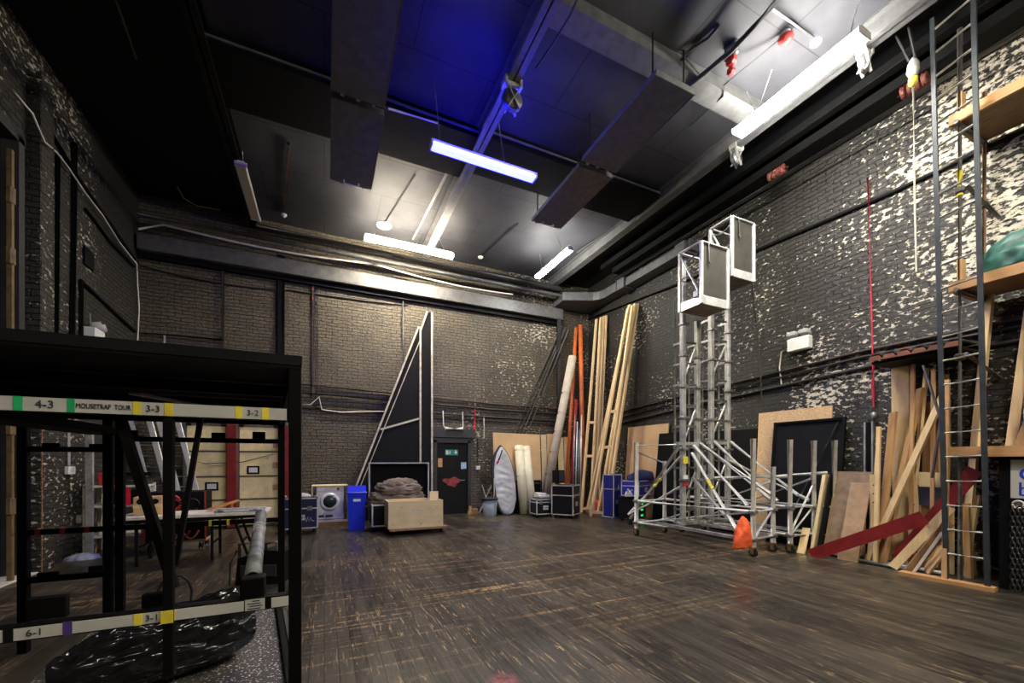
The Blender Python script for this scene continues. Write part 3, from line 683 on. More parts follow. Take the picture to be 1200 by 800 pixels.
# black rubbish sack lying on the lower deck
def sack():
    b = bmesh.new(); bmesh.ops.create_icosphere(b, subdivisions=6, radius=1.)
    from mathutils import noise as N
    A, B = P(291, 742, Z=DZ+.1), P(55, 812, Z=DZ+.08); ax = (A-B); L = ax.length/2; d = ax.normalized(); n_ = Vector((-d.y, d.x, 0)); c = (A+B)/2
    for v in b.verts:
        p = v.co.copy()
        px = max(-1, min(1, p.x*1.12)); e = .62+.38*(px*.5+.5)**.7
        long_ = Vector((p.x*1.1, p.y*2.2, p.z*2.2))
        f = .10*N.noise(long_)+.13*(1-2*abs(N.noise(long_*1.7+Vector((3, 1, 0)))))+.05*(1-2*abs(N.noise(Vector((p.x*2.5, p.y*5, p.z*5)))))+.012*(1-2*abs(N.noise(p*9)))
        rad = Vector((0, p.y, p.z)); r = rad.length
        if r > 1e-6: rad = rad/r*(r**.55)
        v.co = c+d*(px*L*(1+.06*f))+n_*(rad.y*.19*e*(1+f)); v.co.z = DZ+.004+max(0, (rad.z*.5+.5)*.35*e*(1+f*1.2)-.01)
    m = MB(); m.b.free(); m.b = b
    for f in b.faces: f.smooth = True
    return m, (c.x, c.y, DZ)
sm, sl = sack()
bagm = mat('glossy_black_plastic', (.008, .008, .009), .16, var=.3)
o = single('rubbish_sack', 'glossy crumpled black plastic sack lying on the speckled deck of the rack', 'plastic sack', sm, bagm, sl)
run('cable', 'thin black cable looping up behind the middle post of the rack', 'cable', [P(a, b, Y=3.1) for a, b in ((183, 712), (184, 695), (190, 683), (200, 676), (212, 674), (221, 680), (225, 692), (223, 712))], .008, rubber)
# bag on the floor behind the rack
g = P(311, 681, Z=0); t = thing('tool_bag', 'black tool bag with two handles on the floor behind the rack', 'bag', tuple(g), -.3)
MB().prism([(-.30, -.15, 0), (.26, -.15, 0), (.30, -.13, .42), (.05, -.13, .44), (-.28, -.13, .34)], (0, .3, 0)).build('bag_body', black, t)
for s in (-.2, .12): MB().tube([(s-.07, -.1, .34), (s-.07, -.1, .52), (s+.07, -.1, .54), (s+.07, -.1, .38)], .022, 8).build('handle', darkgrey, t)
MB().box((-.02, -.152, .18), (.44, .02, .16), bev=.008).build('pocket', rubber, t)
run('cable', 'black lead hanging down beside the tool bag', 'cable', [g+Vector((-.30, -.1, .46)), g+Vector((-.37, -.1, .3)), g+Vector((-.38, -.1, .02))], .012, rubber)

# ------------------------------------------------------------------ trestle table and what is on it
ty0, ty1 = 7.9, 8.6
tx0, tx1 = -2.84, -.88
t = thing('trestle_table', 'long white topped folding table behind the steel rack', 'table', ((tx0+tx1)/2, (ty0+ty1)/2, 0))
W = tx1-tx0
MB().box((0, 0, .735), (W, ty1-ty0, .05), bev=.006).build('tabletop', offwhite, t)
MB().box((0, -.3, .685), (W-.3, .03, .05)).build('apron', black, t); MB().box((0, .3, .685), (W-.3, .03, .05)).build('apron', black, t)
for x, dx in ((-.72, 0), (.22, 0), (.72, -.22)):
    for y in (-.28, .28): MB().bar((x+dx, y, .70), (x, y, 0), .035, .035).build('leg', black, t)
    MB().bar((x+dx*.4, -.28, .28), (x+dx*.4, .28, .28), .025, .025).build('crossbar', black, t)
TZ = .762
def on(px, y): return Vector((P(px, 600, Y=y).x, y, TZ))
b0 = on(176, 8.25)
t = thing('cardboard_box', 'brown cardboard box with printed circles on the white table', 'box', tuple(b0), .1)
MB().box((0, 0, .14), (.34, .3, .28), bev=.004).build('carton', cardb, t); MB().box((0, -.152, .14), (.345, .004, .05)).build('packing_tape', mat('brown_tape', (.62, .45, .25), .3), t)
for s in (-.09, .09): MB().tube([(s, -.150, .21), (s, -.155, .21)], .042, 16).build('printed_circle', black, t)
single('plank_offcut', 'orange wooden board lying aslant on the white table', 'board', MB().bar(on(245, 8.3)+Vector((0, 0, .03)), on(280, 8.5)+Vector((0, 0, .15)), .16, .02).bar(on(272, 8.45)+Vector((0, 0, .0)), on(272, 8.45)+Vector((0, 0, .12)), .03, .03), mat('orange_board', (.50, .20, .05), .5))
t = thing('folded_stand', 'folded silver metal stand lying at the right end of the white table', 'metal stand', tuple(on(282, 8.0)), -.03)
for k, (y, z) in enumerate(((-.04, .02), (.06, .02), (.01, .055))): MB().box((0, y, z), (.70, .05, .028), bev=.006).build('bar', alu, t)
for x in (-.28, .2): MB().tube([(x-.06, -.07, .02), (x, -.075, .035), (x+.06, -.07, .02)], .014, 8).build('clamp', steel, t)
single('notepad', 'small white sheet of paper on the white table', 'paper', MB().box(on(222, 8.05)+Vector((0, 0, .004)), (.2, .14, .008), rot=(0, 0, .2)), white)
# cable trunk on castors behind the table
g = P(212, 641, Z=0); g.y = 9.3; g.x = P(211, 600, Y=9.3).x
t = thing('cable_case', 'black trunk full of red and yellow cables on castors behind the table', 'flight case', tuple(g))
MB().box((0, 0, .62), (.86, .5, .86), bev=.01).build('body', black, t); MB().box((0, 0, .17), (.88, .52, .04)).build('base_board', oak, t)
for x in (-.36, .36):
    for y in (-.2, .2):
        MB().tube([(x-.025, y, .075), (x+.025, y, .075)], .07, 14).build('castor', rubber, t)
for z, m, r in ((.86, red, .075), (.80, darkred, .06)): MB().tube(arc((-.05, -.27, z), .13, .3, 6.0, 14), .022, 8).build('cable_coil', m, t, label='red cable coil')
for j, m in enumerate((tyel, red, orange)): MB().tube(sag((-.15+.13*j, -.275, .35), (.08+.13*j, -.275, .36), .14), .016, 6).build('hanging_cable', m, t)
MB().tube(arc((.25, -.27, .82), .1, 0, 5.5, 12), .014, 8).build('cable_coil', darkgrey, t)
for x in (-.43, .43): MB().box((x, -.25, .62), (.02, .02, .86)).build('edge_strip', red, t)
# white shelving by the left wall
t = thing('shelf_unit', 'white metal shelving in the corner by the left wall, behind the rack', 'shelves', (-3.3, 9.55, 0))
for x in (-.38, .38):
    for y in (-.25, .25): MB().box((x, y, .6), (.05, .05, 1.2)).build('upright', offwhite, t)
for z in (.3, .82, 1.16): MB().box((0, 0, z), (.80, .55, .035)).build('shelf', offwhite, t)
SH = Vector((-3.3, 9.55, 0))
def sbox(name, label, cat, c, d, m, rz=0.):
    t = thing(name, label, cat, tuple(SH+Vector(c)), rz)
    MB().box((0, 0, d[2]/2), d, bev=.012).build('body', m, t); MB().box((0, 0, d[2]-.01), (d[0]+.02, d[1]+.02, .03), bev=.006).build('lid', m, t)
    MB().tube([(-.06, -d[1]/2-.005, d[2]*.6), (-.05, -d[1]/2-.03, d[2]*.6), (.05, -d[1]/2-.03, d[2]*.6), (.06, -d[1]/2-.005, d[2]*.6)], .01, 6).build('handle', steel, t); return t
sbox('storage_box', 'black storage box on the middle shelf of the white shelving', 'box', (.12, -.02, .84), (.44, .4, .22), black)
sbox('storage_box', 'red storage box on top of the white shelving', 'box', (-.15, .05, 1.18), (.3, .3, .2), red, .2)
sbox('storage_box', 'dark grey storage box on top of the white shelving', 'box', (.22, .0, 1.18), (.36, .36, .13), darkgrey)
single('tray', 'shallow black tray on the dark grey box of the shelving', 'tray', MB().box(SH+Vector((.24, -.03, 1.345)), (.5, .42, .02)).box(SH+Vector((.24, -.24, 1.37)), (.5, .015, .05)).box(SH+Vector((.24, .18, 1.37)), (.5, .015, .05)).box(SH+Vector((-.01, -.03, 1.37)), (.015, .42, .05)).box(SH+Vector((.49, -.03, 1.37)), (.015, .42, .05)), black)
single('red_strip', 'bright red strip hanging from the edge of the white shelving', 'strip', MB().box(SH+Vector((.18, -.285, .98)), (.085, .008, .3)), mat('bright_red_strip', (.72, .02, .06), .4))  # plain red strip at the front of the shelving
single('document', 'white paper stack on the bottom shelf of the white shelving', 'paper', MB().box(SH+Vector((-.1, -.05, .345)), (.3, .22, .05), rot=(0, 0, .15), bev=.004), white)
# aluminium ladders leaning in the corner
for k in range(2):
    t = thing('extension_ladder', ('aluminium ladder leaning in the corner, left one of two', 'aluminium ladder leaning in the corner, right one of two')[k], 'ladder', (-2.92+.44*k, 10.75+.16*k, 0))
    dv = Vector((-.70, .42, 2.75)); sp = Vector((.34, -.06, 0))
    for q in (-.5, .5): MB().bar(sp*q, sp*q+dv, .05, .10, H2, bev=.004).build('stile', alu, t)
    for i in range(12):
        c = dv*((i+.6)/12.2); MB().tube([c-sp*.5, c+sp*.5], .017, 8).build('rung', alu, t)
# cream scenic flats with red posts at the back wall
flatm = mat('cream_canvas_panel', (.86, .72, .36), .75, var=.16, scale=5, bump=.35)
for k, (a, b, lab) in enumerate(((218, 265, 'cream padded flat with dark battens, left of the red post'), (280, 326, 'cream padded flat with dark battens, right of the red post'))):
    xa, xb = P(a, 600, Y=11.7).x, P(b, 600, Y=11.7).x; H = 2.46
    t = thing('scenic_flat', lab, 'scenic flat', ((xa+xb)/2, 11.75, 0), 0, 'cream flats at the back wall'); w = xb-xa
    for z0, z1 in ((.05, .66), (.68, 1.22), (1.24, 1.82), (1.84, 2.44)):
        m = MB(); m.box((0, 0, (z0+z1)/2), (w, .05, z1-z0), bev=.015); m.build('padded_panel', flatm, t)
    for z in (.67, 1.23, 1.83, 2.45): MB().box((0, -.03, z), (w+.02, .03, .03)).build('batten', mat('dark_batten', (.10, .085, .06), .6) if 'dark_batten' not in MATS else MATS['dark_batten'], t)
    for x in (-w/2-.03, w/2+.03): MB().box((x, -.02, H/2), (.055, .06, H)).build('stile', beamgrey, t)
    for x in (-w/2+.05, w/2-.05): MB().box((x, -.05, H), (.1, .03, .07)).build('bracket', black, t)
    nx, nz = ((.10, 1.0) if k == 0 else (-.12, 1.38))
    MB().box((nx, -.032, nz), (.26, .012, .2)).build('notice_frame', black, t); MB().box((nx, -.04, nz), (.18, .008, .12)).build('notice_paper', white, t)
    if k:
        for z in (.95, 1.5, 2.0): MB().box((w/2-.06, -.04, z), (.1, .03, .14)).build('hinge_block', oak, t)
for px, lab in ((271.5, 'dark red post standing between the two cream flats'), (333, 'dark red post standing at the right edge of the cream flats')):
    x = P(px, 600, Y=11.6).x; t = thing('red_post', lab, 'post', (x, 11.62, 0), 0, 'red posts by the cream flats')
    MB().box((0, 0, 1.24), (.2, .10, 2.46), bev=.01).build('shaft', darkred, t); MB().box((0, 0, .015), (.3, .25, .03)).build('foot', black, t)
run('cable', 'thin dark cable strung across the cream flats', 'cable', [P(216, 538, Y=11.6), P(240, 543, Y=11.6), P(245, 543, Y=11.6), P(285, 541, Y=11.6), P(320, 532, Y=11.6)], .010, rubber)
# odds and ends by the left wall
gp = P(105, 651, Z=0); single('steel_post', 'upright grey steel post standing by the left wall behind the rack', 'post', MB().box(gp+Vector((0, 0, 1.05)), (.09, .06, 2.1)).box(gp+Vector((0, 0, .01)), (.2, .16, .02)), aludull)
for k, (a, b, m) in enumerate(((( 116, 566), (108, 640), offwhite), ((126, 572), (112, 648), oak))):
    q = P(*b, Z=.02); q.z = .02; tp = P(*a, X=XL+.06); single('thin_stick', ('thin pale stick leaning by the grey steel post', 'thin wooden stick leaning by the grey steel post')[k], 'stick', MB().tube([q, tp], .014, 6), m)
run('cable', 'white cord hanging down the left wall to a white socket', 'cable', [P(81, 452, X=XL+.03), P(81, 545, X=XL+.03)], .016, white, GL)
q = P(83, 551, X=XL+.04); t = thing('wall_socket', 'white double socket on the left wall below the hanging cord', 'socket', (XL, q.y, q.z)); MB().box((.03, 0, 0), (.06, .2, .13), bev=.01).build('socket_box', white, t); MB().box((.064, -.04, 0), (.01, .05, .05)).build('switch', offwhite, t)
q = P(62, 483, X=XL+.04); t = thing('electric_box', 'small white junction box on the left wall above the rack rail', 'junction box', (XL, q.y, q.z)); MB().box((.03, 0, 0), (.06, .12, .2), bev=.01).build('box_body', offwhite, t); MB().box((.064, 0, 0), (.01, .09, .16)).build('cover', white, t)  # junction box fixed to the left wall
q = P(97, 607, X=XL+.04); t = thing('wall_socket', 'grey metal socket low on the left wall', 'socket', (XL, q.y, q.z)); MB().box((.03, 0, 0), (.06, .26, .14), bev=.01).build('socket_box', aludull, t); MB().box((.064, 0, 0), (.01, .18, .09)).build('cover', steel, t)
q = P(97, 655, Z=0); single('crumpled_paper', 'crumpled blue and white paper on the floor by the left wall', 'paper', MB().lathe([(.2, .004), (.17, .05), (.08, .09), (.01, .06)], q, 9, 1.2, .8), mat('blue_white_paper', (.42, .45, .55), .7, var=.7, scale=9))
# door post and hinges in the dock doorway
yp = P(16, 560, X=XL+.12).y
t = thing('timber_post', 'worn yellow timber post with iron hinges in the dock doorway', 'post', (XL+.09, yp, 0)); ym = mat('worn_yellow_timber', (.13, .09, .03), .6, var=.4, wear=(.05, .04, .03), wearthr=.58)
MB().box((0, 0, 2.85), (.05, .05, 5.7)).build('shaft', ym, t)
for z in (1.0, 2.05, 4.3, 5.1): MB().box((0, 0, z), (.08, .09, .24), bev=.02).build('hinge', ym, t)
# ------------------------------------------------------------------ things along the back wall
def castors(t, w, d, r=.05, z=None):
    for x in (-1, 1):
        for y in (-1, 1):
            MB().tube([(x*(w/2-.08)-.02, y*(d/2-.08), r), (x*(w/2-.08)+.02, y*(d/2-.08), r)], r, 14).box((x*(w/2-.08), y*(d/2-.08), r*1.9), (.05, .07, .02)).build('castor', rubber, t)
def case(label, loc, rz, w, d, h, m, lift=.1, group=None, lid=.66, cast=True):
    """flight case: laminate body, aluminium edges, ball corners, latches, recessed handle, castors"""
    t = thing('flight_case', label, 'flight case', loc, rz, group)
    MB().box((0, 0, lift+h/2), (w, d, h), bev=.006).build('body', m, t)
    e = .016
    for z in (lift+e/2, lift+h-e/2, lift+h*lid):
        for y in (-d/2, d/2): MB().box((0, y, z), (w+.01, e*.8, e*1.6)).build('edge_strip', alu, t)
        for x in (-w/2, w/2): MB().box((x, 0, z), (e*.8, d+.01, e*1.6)).build('edge_strip', alu, t)
    for x in (-1, 1):
        for y in (-1, 1):
            MB().box((x*w/2, y*d/2, lift+h/2), (e*1.5, e*1.5, h)).build('edge_strip', alu, t)
            for z in (lift, lift+h): MB().lathe([(.001, -.025), (.02, -.018), (.027, 0), (.02, .018), (.001, .025)], (x*w/2, y*d/2, z), 10).build('ball_corner', steel, t)
    for x in (-.27, .27): MB().box((x*w, -d/2-.006, lift+h*lid), (.10, .012, .10), bev=.004).build('latch', steel, t)
    hp = MB().build('x', alu) if 0 else None
    MB().box((0, -d/2-.004, lift+h*lid*.55), (.17, .008, .12), bev=.003).build('handle_dish', alu, t)
    MB().tube([(-.05, -d/2-.012, lift+h*lid*.55), (-.05, -d/2-.03, lift+h*lid*.55), (.05, -d/2-.03, lift+h*lid*.55), (.05, -d/2-.012, lift+h*lid*.55)], .008, 6).build('handle', rubber, t)
    if cast: castors(t, w, d, lift/2)
    return t
navy = mat('navy_laminate', (.012, .016, .05), .4); blackl = mat('black_laminate', (.008, .008, .009), .45, spec=.25)
t = case('navy flight case with silver edges and a white scribbled mark, beside the washing machine', (-.47, 10.25, 0), 0, .66, .55, .66, navy, .13)
MB().tube([(.06, -.281, .33), (.10, -.281, .36), (.11, -.281, .27), (.15, -.281, .38), (.16, -.281, .28), (.20, -.281, .37), (.22, -.281, .29), (.27, -.281, .29)], .007, 6).build('logo', white, t, label='white scribbled logo')
single('folded_cloth', 'pale crumpled cloth on top of the navy flight case', 'cloth', MB().lathe([(.2, 0), (.21, .03), (.15, .07), (.06, .09), (.01, .07)], (-.5, 10.25, .80), 11, 1.1, .8), mat('grey_cloth', (.36, .36, .34), .8, var=.4, bump=.4))
# washing machine in a plywood surround
wx, wy = .13, 11.3
t = thing('washing_machine', 'white front loading washing machine in a plywood surround by the back wall', 'washing machine', (wx, wy, 0))
MB().box((0, 0, .57), (.62, .58, .80), bev=.012).build('body', white, t)
MB().box((0, -.297, .90), (.60, .012, .12), bev=.004).build('control_panel', offwhite, t)
MB().box((-.2, -.305, .91), (.16, .01, .07)).build('drawer', white, t)
k = MB(); k.tube([(.18, -.30, .91), (.18, -.33, .91)], .03, 16); k.build('dial', darkgrey, t)
rg = MB(); rg.lathe([(.185, -.02), (.22, -.012), (.22, .012), (.165, .03), (.15, .02), (.15, -.02)], n=32); bmesh.ops.rotate(rg.b, verts=rg.b.verts, matrix=Matrix.Rotation(H2, 3, 'X')); bmesh.ops.translate(rg.b, verts=rg.b.verts, vec=(-.01, -.30, .60)); rd = rg.build('door', white, t)
gl = MB(); gl.lathe([(.16, 0), (.12, .05), (.06, .075), (.01, .08)], n=28); bmesh.ops.rotate(gl.b, verts=gl.b.verts, matrix=Matrix.Rotation(H2, 3, 'X')); bmesh.ops.translate(gl.b, verts=gl.b.verts, vec=(-.01, -.30, .60)); gl.build('porthole', mat('dark_glass', (.02, .03, .03), .1), rd)
MB().box((-.02, -.297, .25), (.16, .01, .05)).box((-.2, -.297, .25), (.12, .01, .05)).build('filter_flap', darkgrey, t)
MB().box((0, 0, .985), (.82, .64, .022)).build('surround_top', ply, t)
for x in (-.40, .40): MB().box((x, 0, .54), (.022, .64, .88)).build('surround_side', ply, t)
MB().box((0, 0, .13), (.82, .64, .05)).build('surround_base', offwhite, t)
MB().box((0, -.31, .055), (.82, .05, .10)).box((0, .28, .055), (.82, .05, .10)).build('skid', brownw, t)
# blue bin
t = thing('recycling_bin', 'tall bright blue plastic bin with a swing lid beside the washing machine', 'bin', (.68, 10.2, 0))
b = MB(); b.prism([(-.17, -.17, 0), (.17, -.17, 0), (.17, .17, 0), (-.17, .17, 0)], (0, 0, .02)); 
vs = [(-.17, -.17, 0), (.17, -.17, 0), (.17, .17, 0), (-.17, .17, 0), (-.205, -.2, .84), (.205, -.2, .84), (.205, .2, .84), (-.205, .2, .84)]
b._add([Vector(v) for v in vs], [(3, 2, 1, 0), (4, 5, 6, 7), (0, 1, 5, 4), (1, 2, 6, 5), (2, 3, 7, 6), (3, 0, 4, 7)]); b.build('bin_body', bluebin, t)
MB().box((0, 0, .86), (.44, .43, .05), bev=.012).build('rim', bluebin, t)
MB().prism([(-.2, -.19, .885), (-.2, .19, .885), (-.2, .13, 1.0), (-.2, -.10, 1.03)], (.4, 0, 0)).build('lid', bluebin, t)
MB().box((0, -.196, .70), (.16, .006, .06)).build('sticker', white, t)
# tall triangular flats
flatblack = mat('black_flat_canvas', (.007, .007, .008), .7, spec=.15); paleedge = mat('pale_batten', (.52, .47, .36), .55, var=.35)
def tri(label, xa, xb, z1, y, tip):
    t = thing('triangular_flat', label, 'scenic flat', ((xa+xb)/2, y, 0), 0, 'tall triangular flats'); t['_w'] = tuple(t.location)
    MB().prism([(xa, y, 0), (xb, y, 0), (xb, y, z1), (xb-tip, y, z1-.02)], (0, .03, 0)).build('canvas', flatblack, t, True)
    MB().bar((xa, y-.03, 0), (xb-tip, y-.03, z1), .05, .045).build('sloping_batten', paleedge, t, True, label='pale sloping edge')
    if tip < .1: MB().bar((xa+.13, y-.012, .1), (xb-tip+.05, y-.012, z1-.35), .02, .022).build('inner_batten', paleedge, t, True)
    MB().bar((xb, y-.02, 0), (xb, y-.02, z1), .05, .035).build('upright_batten', paleedge, t, True, label='pale upright edge')
    return t
tf = tri('front tall black triangular flat with a pale cross batten', .42, P(492.5, 560, Y=11.58).x, P(491, 383, Y=11.58).z, 11.58, .05)
MB().bar(P(446, 503, Y=11.57), P(492, 490, Y=11.57), .03, .05).build('cross_batten', paleedge, tf, True)
tri('taller black triangular flat standing behind the front triangular flat', .70, P(506, 560, Y=11.74).x, P(505, 366, Y=11.74).z, 11.74, .14)
# big open flight case with a heap of drapes
cx0, cx1, cy0, cy1 = .98, 2.40, 9.65, 10.35
t = thing('flight_case', 'large open black flight case with its lid up, full of drapes', 'flight case', ((cx0+cx1)/2, (cy0+cy1)/2, 0)); w, d = cx1-cx0, cy1-cy0
MB().box((0, 0, .14), (w, d, .03)).build('base_board', blackl, t)
for y in (-d/2, d/2): MB().box((0, y, .37), (w, .02, .48)).build('side_panel', blackl, t)
for x in (-w/2, w/2): MB().box((x, 0, .37), (.02, d, .48)).build('end_panel', blackl, t)
for x in (-w/2, w/2):
    for y in (-d/2, d/2): MB().box((x, y, .37), (.035, .035, .50)).build('edge_strip', alu, t)
    for z in (.13, .60): MB().box((x, 0, z), (.03, d, .03)).build('edge_strip', alu, t)
for y in (-d/2, d/2):
    for z in (.13, .60): MB().box((0, y, z), (w, .03, .03)).build('edge_strip', alu, t)
ld = MB().box((0, d/2+.04, 1.09), (w, .02, .92)).build('lid', mat('black_lid_lining', (.004, .004, .004), .8, spec=.1), t)
for x in (-w/2, w/2): MB().box((x, d/2-.01, 1.09), (.03, .13, .92)).build('lid_edge', alu, ld)
for z in (.64, 1.55): MB().box((0, d/2-.01, z), (w+.03, .13, .028)).build('lid_edge', alu, ld)
castors(t, w, d, .05)
drape = mat('brown_grey_drape', (.15, .115, .085), .85, var=.5, scale=5, bump=.5)
from mathutils import noise as NZ
def heap(c, rx, ry, h, seed, sub=4):
    b = bmesh.new(); bmesh.ops.create_icosphere(b, subdivisions=sub, radius=1.)
    for v in b.verts:
        p = v.co; o = Vector((seed, seed*2, 0))
        f = .28*NZ.noise(p*1.6+o)+.20*(1-2*abs(NZ.noise(Vector((p.x*2.2, p.y*3, p.z*8))+o)))+.07*(1-2*abs(NZ.noise(p*8+o)))
        v.co = Vector((c[0]+p.x*rx*(1+f), c[1]+p.y*ry*(1+f*.6), c[2]+max(-.2, p.z)*h*(1+f*.8)+.2*h))
    for f in b.faces: f.smooth = True
    m = MB(); m.b.free(); m.b = b; return m
hx = P(466, 560, Y=9.98).x
single('drape', 'rumpled brown drape heaped at the bottom of the open flight case', 'drape', heap((hx, 9.98, .55), .58, .30, .36, 3., 5), drape)
single('drape', 'rumpled brown drape folded on top of the heap in the open flight case', 'drape', heap((hx+.02, 9.95, .84), .46, .26, .26, 8., 5), drape)
# plywood crate on a dolly
kx0, kx1, ky = P(455, 600, Y=8.95).x, P(519, 600, Y=8.95).x, 8.95
t = thing('plywood_crate', 'open pale plywood crate in front of the open flight case', 'crate', ((kx0+kx1)/2, ky+.3, .15)); w = kx1-kx0; d = .6; h = .585
for y in (-d/2, d/2): MB().box((0, y, h/2), (w, .022, h)).build('long_side', ply, t)
for x in (-w/2+.011, w/2-.011): MB().box((x, 0, h/2), (.022, d-.024, h-.01)).build('short_side', ply, t)
MB().box((0, 0, .012), (w-.05, d-.05, .024)).build('bottom', ply, t)
MB().box((0, -d/2-.0125, h*.64), (.26, .003, .05)).build('stencil', mat('faded_grey_stencil', (.55, .5, .42), .7, var=.3, scale=40), t, label='faded grey stencil strip')
for x, z in ((-.5, .1), (.1, .08), (.45, .42), (-.32, .45), (.5, .1)): MB().tube([(x, -d/2-.008, z), (x, -d/2-.014, z)], .014, 10).build('knot', brownw, t)
t = thing('dolly', 'low wooden dolly on castors under the plywood crate', 'dolly', ((kx0+kx1)/2+.06, ky+.3, 0))
MB().box((0, 0, .125), (w+.06, d+.06, .05), bev=.004).build('platform', brownw, t); castors(t, w, d, .05)
single('plywood_offcut', 'small plywood offcut leaning inside the corner of the plywood crate', 'offcut', MB().bar((kx1-.12, ky+.35, .178), (kx1-.1, ky+.42, .90), .2, .02), ply)
# small things by the door
xq = P(555, 600, Y=11.6).x
single('timber_offcut', 'small pale timber offcuts nailed as a block on the floor beside the door', 'offcut', MB().box((xq, 11.7, .04), (.3, .12, .08)).box((xq+.06, 11.68, .12), (.18, .1, .08), rot=(0, 0, .3)).box((xq-.08, 11.7, .16), (.07, .09, .16), rot=(0, .1, 0)), oak)
g = P(574, 604, Z=0); t = thing('bucket', 'grey plastic tub with a black rim holding sticks, beside the silver board bag', 'bucket', tuple(g))
MB().lathe([(.19, 0), (.225, .46), (.22, .46), (.185, .02), (.01, .02)], n=26).build('tub', mat('grey_plastic', (.17, .21, .23), .5), t)
MB().lathe([(.226, .46), (.245, .47), (.245, .53), (.225, .54), (.215, .46)], n=26).build('rim', rubber, t)
for k, (a, b) in enumerate((((.05, 0), (.16, 1.1)), ((-.05, .05), (-.22, .9)))):
    single('branch', ('pale thin branch standing in the grey tub, leaning right', 'pale thin branch standing in the grey tub, leaning left')[k], 'stick', MB().tube([g+Vector((a[0], a[1], .03)), g+Vector(((a[0]+b[0])/2+.03, 0, b[1]*.55)), g+Vector((b[0], .05, b[1]))], .016, 7, r2=.008), offwhite)
# board bag leaning on the wall
g = P(594, 603, Z=0); t = thing('surfboard_bag', 'silver grey surfboard bag with black edges leaning by the grey tub', 'board bag', tuple(g))
prof = [(0, .06), (.03, .16), (.15, .24), (.45, .35), (.9, .38), (1.3, .36), (1.6, .30), (1.85, .20), (2.0, .09), (2.08, .02)]
def bag(sc, y0, y1, dx=0):
    vs = []; n = len(prof); lean = .18
    for s in (1, -1):
        for z, w_ in (prof if s > 0 else prof[::-1]): vs.append((dx+s*w_*sc-.03*z, 0, z*(.98 if sc < 1 else 1)+(.02 if sc < 1 else 0)))
    f = [(x, y0+z*lean, z) for x, _, z in vs]; r = [(x, y1+z*lean, z) for x, _, z in vs]; m = len(vs)
    M_ = MB(); M_._add([Vector(v) for v in f+r], [tuple(range(m)), tuple(range(2*m-1, m-1, -1))]+[(i, (i+1) % m, m+(i+1) % m, m+i) for i in range(m)]); return M_
def pillow_face():
    """quilted silver front, puffed and creased"""
    M_ = MB(); nz, nx = 70, 14; vs = []; F = []
    for i in range(nz+1):
        z = 2.06*i/nz
        for (za, wa), (zb, wb) in zip(prof, prof[1:]):
            if za <= z <= zb: w_ = wa+(wb-wa)*(z-za)/(zb-za)
        for j in range(nx+1):
            u = -1+2*j/nx; x = u*w_*.88+.02
            puff = .055*(1-u*u)*min(1, w_/.2)+(.005*math.sin(z*30+3*u+4*NZ.noise(Vector((u*2, z*3, 0))))+.010*NZ.noise(Vector((u*1.5, z*9, 2))))*(1-u**4)
            vs.append(Vector((x-.03*z, -.055-puff+z*.18, z*.975+.02)))
    for i in range(nz):
        for j in range(nx): a = i*(nx+1)+j; F.append((a, a+1, a+nx+2, a+nx+1))
    M_._add(vs, F, True); return M_
silver = mat('silver_fabric', (.42, .43, .45), .45, .1, .2, scale=3)
bag(1.0, -.05, .06).build('edge_binding', rubber, t); pillow_face().build('silver_face', silver, t)
MB().bar((-.20, -.09+.31, 1.62), (-.06, -.09+.36, 1.93), .11, .012).build('black_panel', black, t, label='black nose panel'); MB().box((-.21, .195, 1.55), (.08, .012, .1)).build('logo_patch', red, t, label='small red logo patch')
# cream rolls
for k, (a, b, lab) in enumerate((((614, 602), (608, 522), 'cream rolled sheet tied with black bands, left one of the pair'), ((624, 602), (616, 523), 'cream rolled sheet tied with black bands, right one of the pair'))):
    q = P(*a, Z=0); tp = P(*b, Y=11.30); t = thing('rolled_sheet', lab, 'roll', tuple(q), 0, 'cream rolls leaning by the board bag'); t['_w'] = tuple(q)
    MB().hollow(q, tp, .135, .012, 20).build('roll', mat('cream_vinyl_%d' % k, (.66, .62, .44), .5, var=.1), t, True)
    d = (tp-q)
    for f in (.17, .55, .93): MB().tube([q+d*f-d*.009, q+d*f+d*.009], .139, 20).build('band', black, t, True)
# mdf board on a low black box, strips of board
xa, xb = P(579, 540, Y=11.42).x, P(634, 540, Y=11.42).x
t = thing('base_box', 'low black wooden box under the big brown board', 'box', ((xa+xb)/2, 11.48, 0)); MB().box((0, 0, .5), (xb-xa-.04, .16, .98), bev=.01).build('body', black, t); MB().box((0, -.09, .9), (xb-xa-.04, .02, .05)).build('front_rail', darkgrey, t)
single('mdf_board', 'large plain brown board standing behind the silver board bag', 'board', MB().prism([(xa, 11.41, 1.0), (xb, 11.41, 1.0), (xb, 11.50, P(600, 508, Y=11.45).z), (xa, 11.50, P(600, 507, Y=11.45).z)], (0, .03, 0)), mdf)
for k, (a, b, y0, y1, m) in enumerate(((635, 641, 509, 600, ply), (642, 650, 508, 600, mdf), (655, 661, 512, 600, ply), (662, 668, 511, 600, mdf))):
    xa, xb = P(a, 540, Y=11.5).x, P(b, 540, Y=11.5).x
    single('board_strip', ('pale board strip standing beside the big brown board', 'brown board strip, second from the big brown board', 'pale board strip behind the long cardboard tube', 'brown board strip nearest the orange pipes')[k], 'board', MB().prism([(xa, 11.42, 0), (xb, 11.42, 0), (xb, 11.56, P(640, y0, Y=11.5).z), (xa, 11.56, P(640, y0, Y=11.5).z)], (0, .03, 0)), m, None, 'board strips at the back wall')
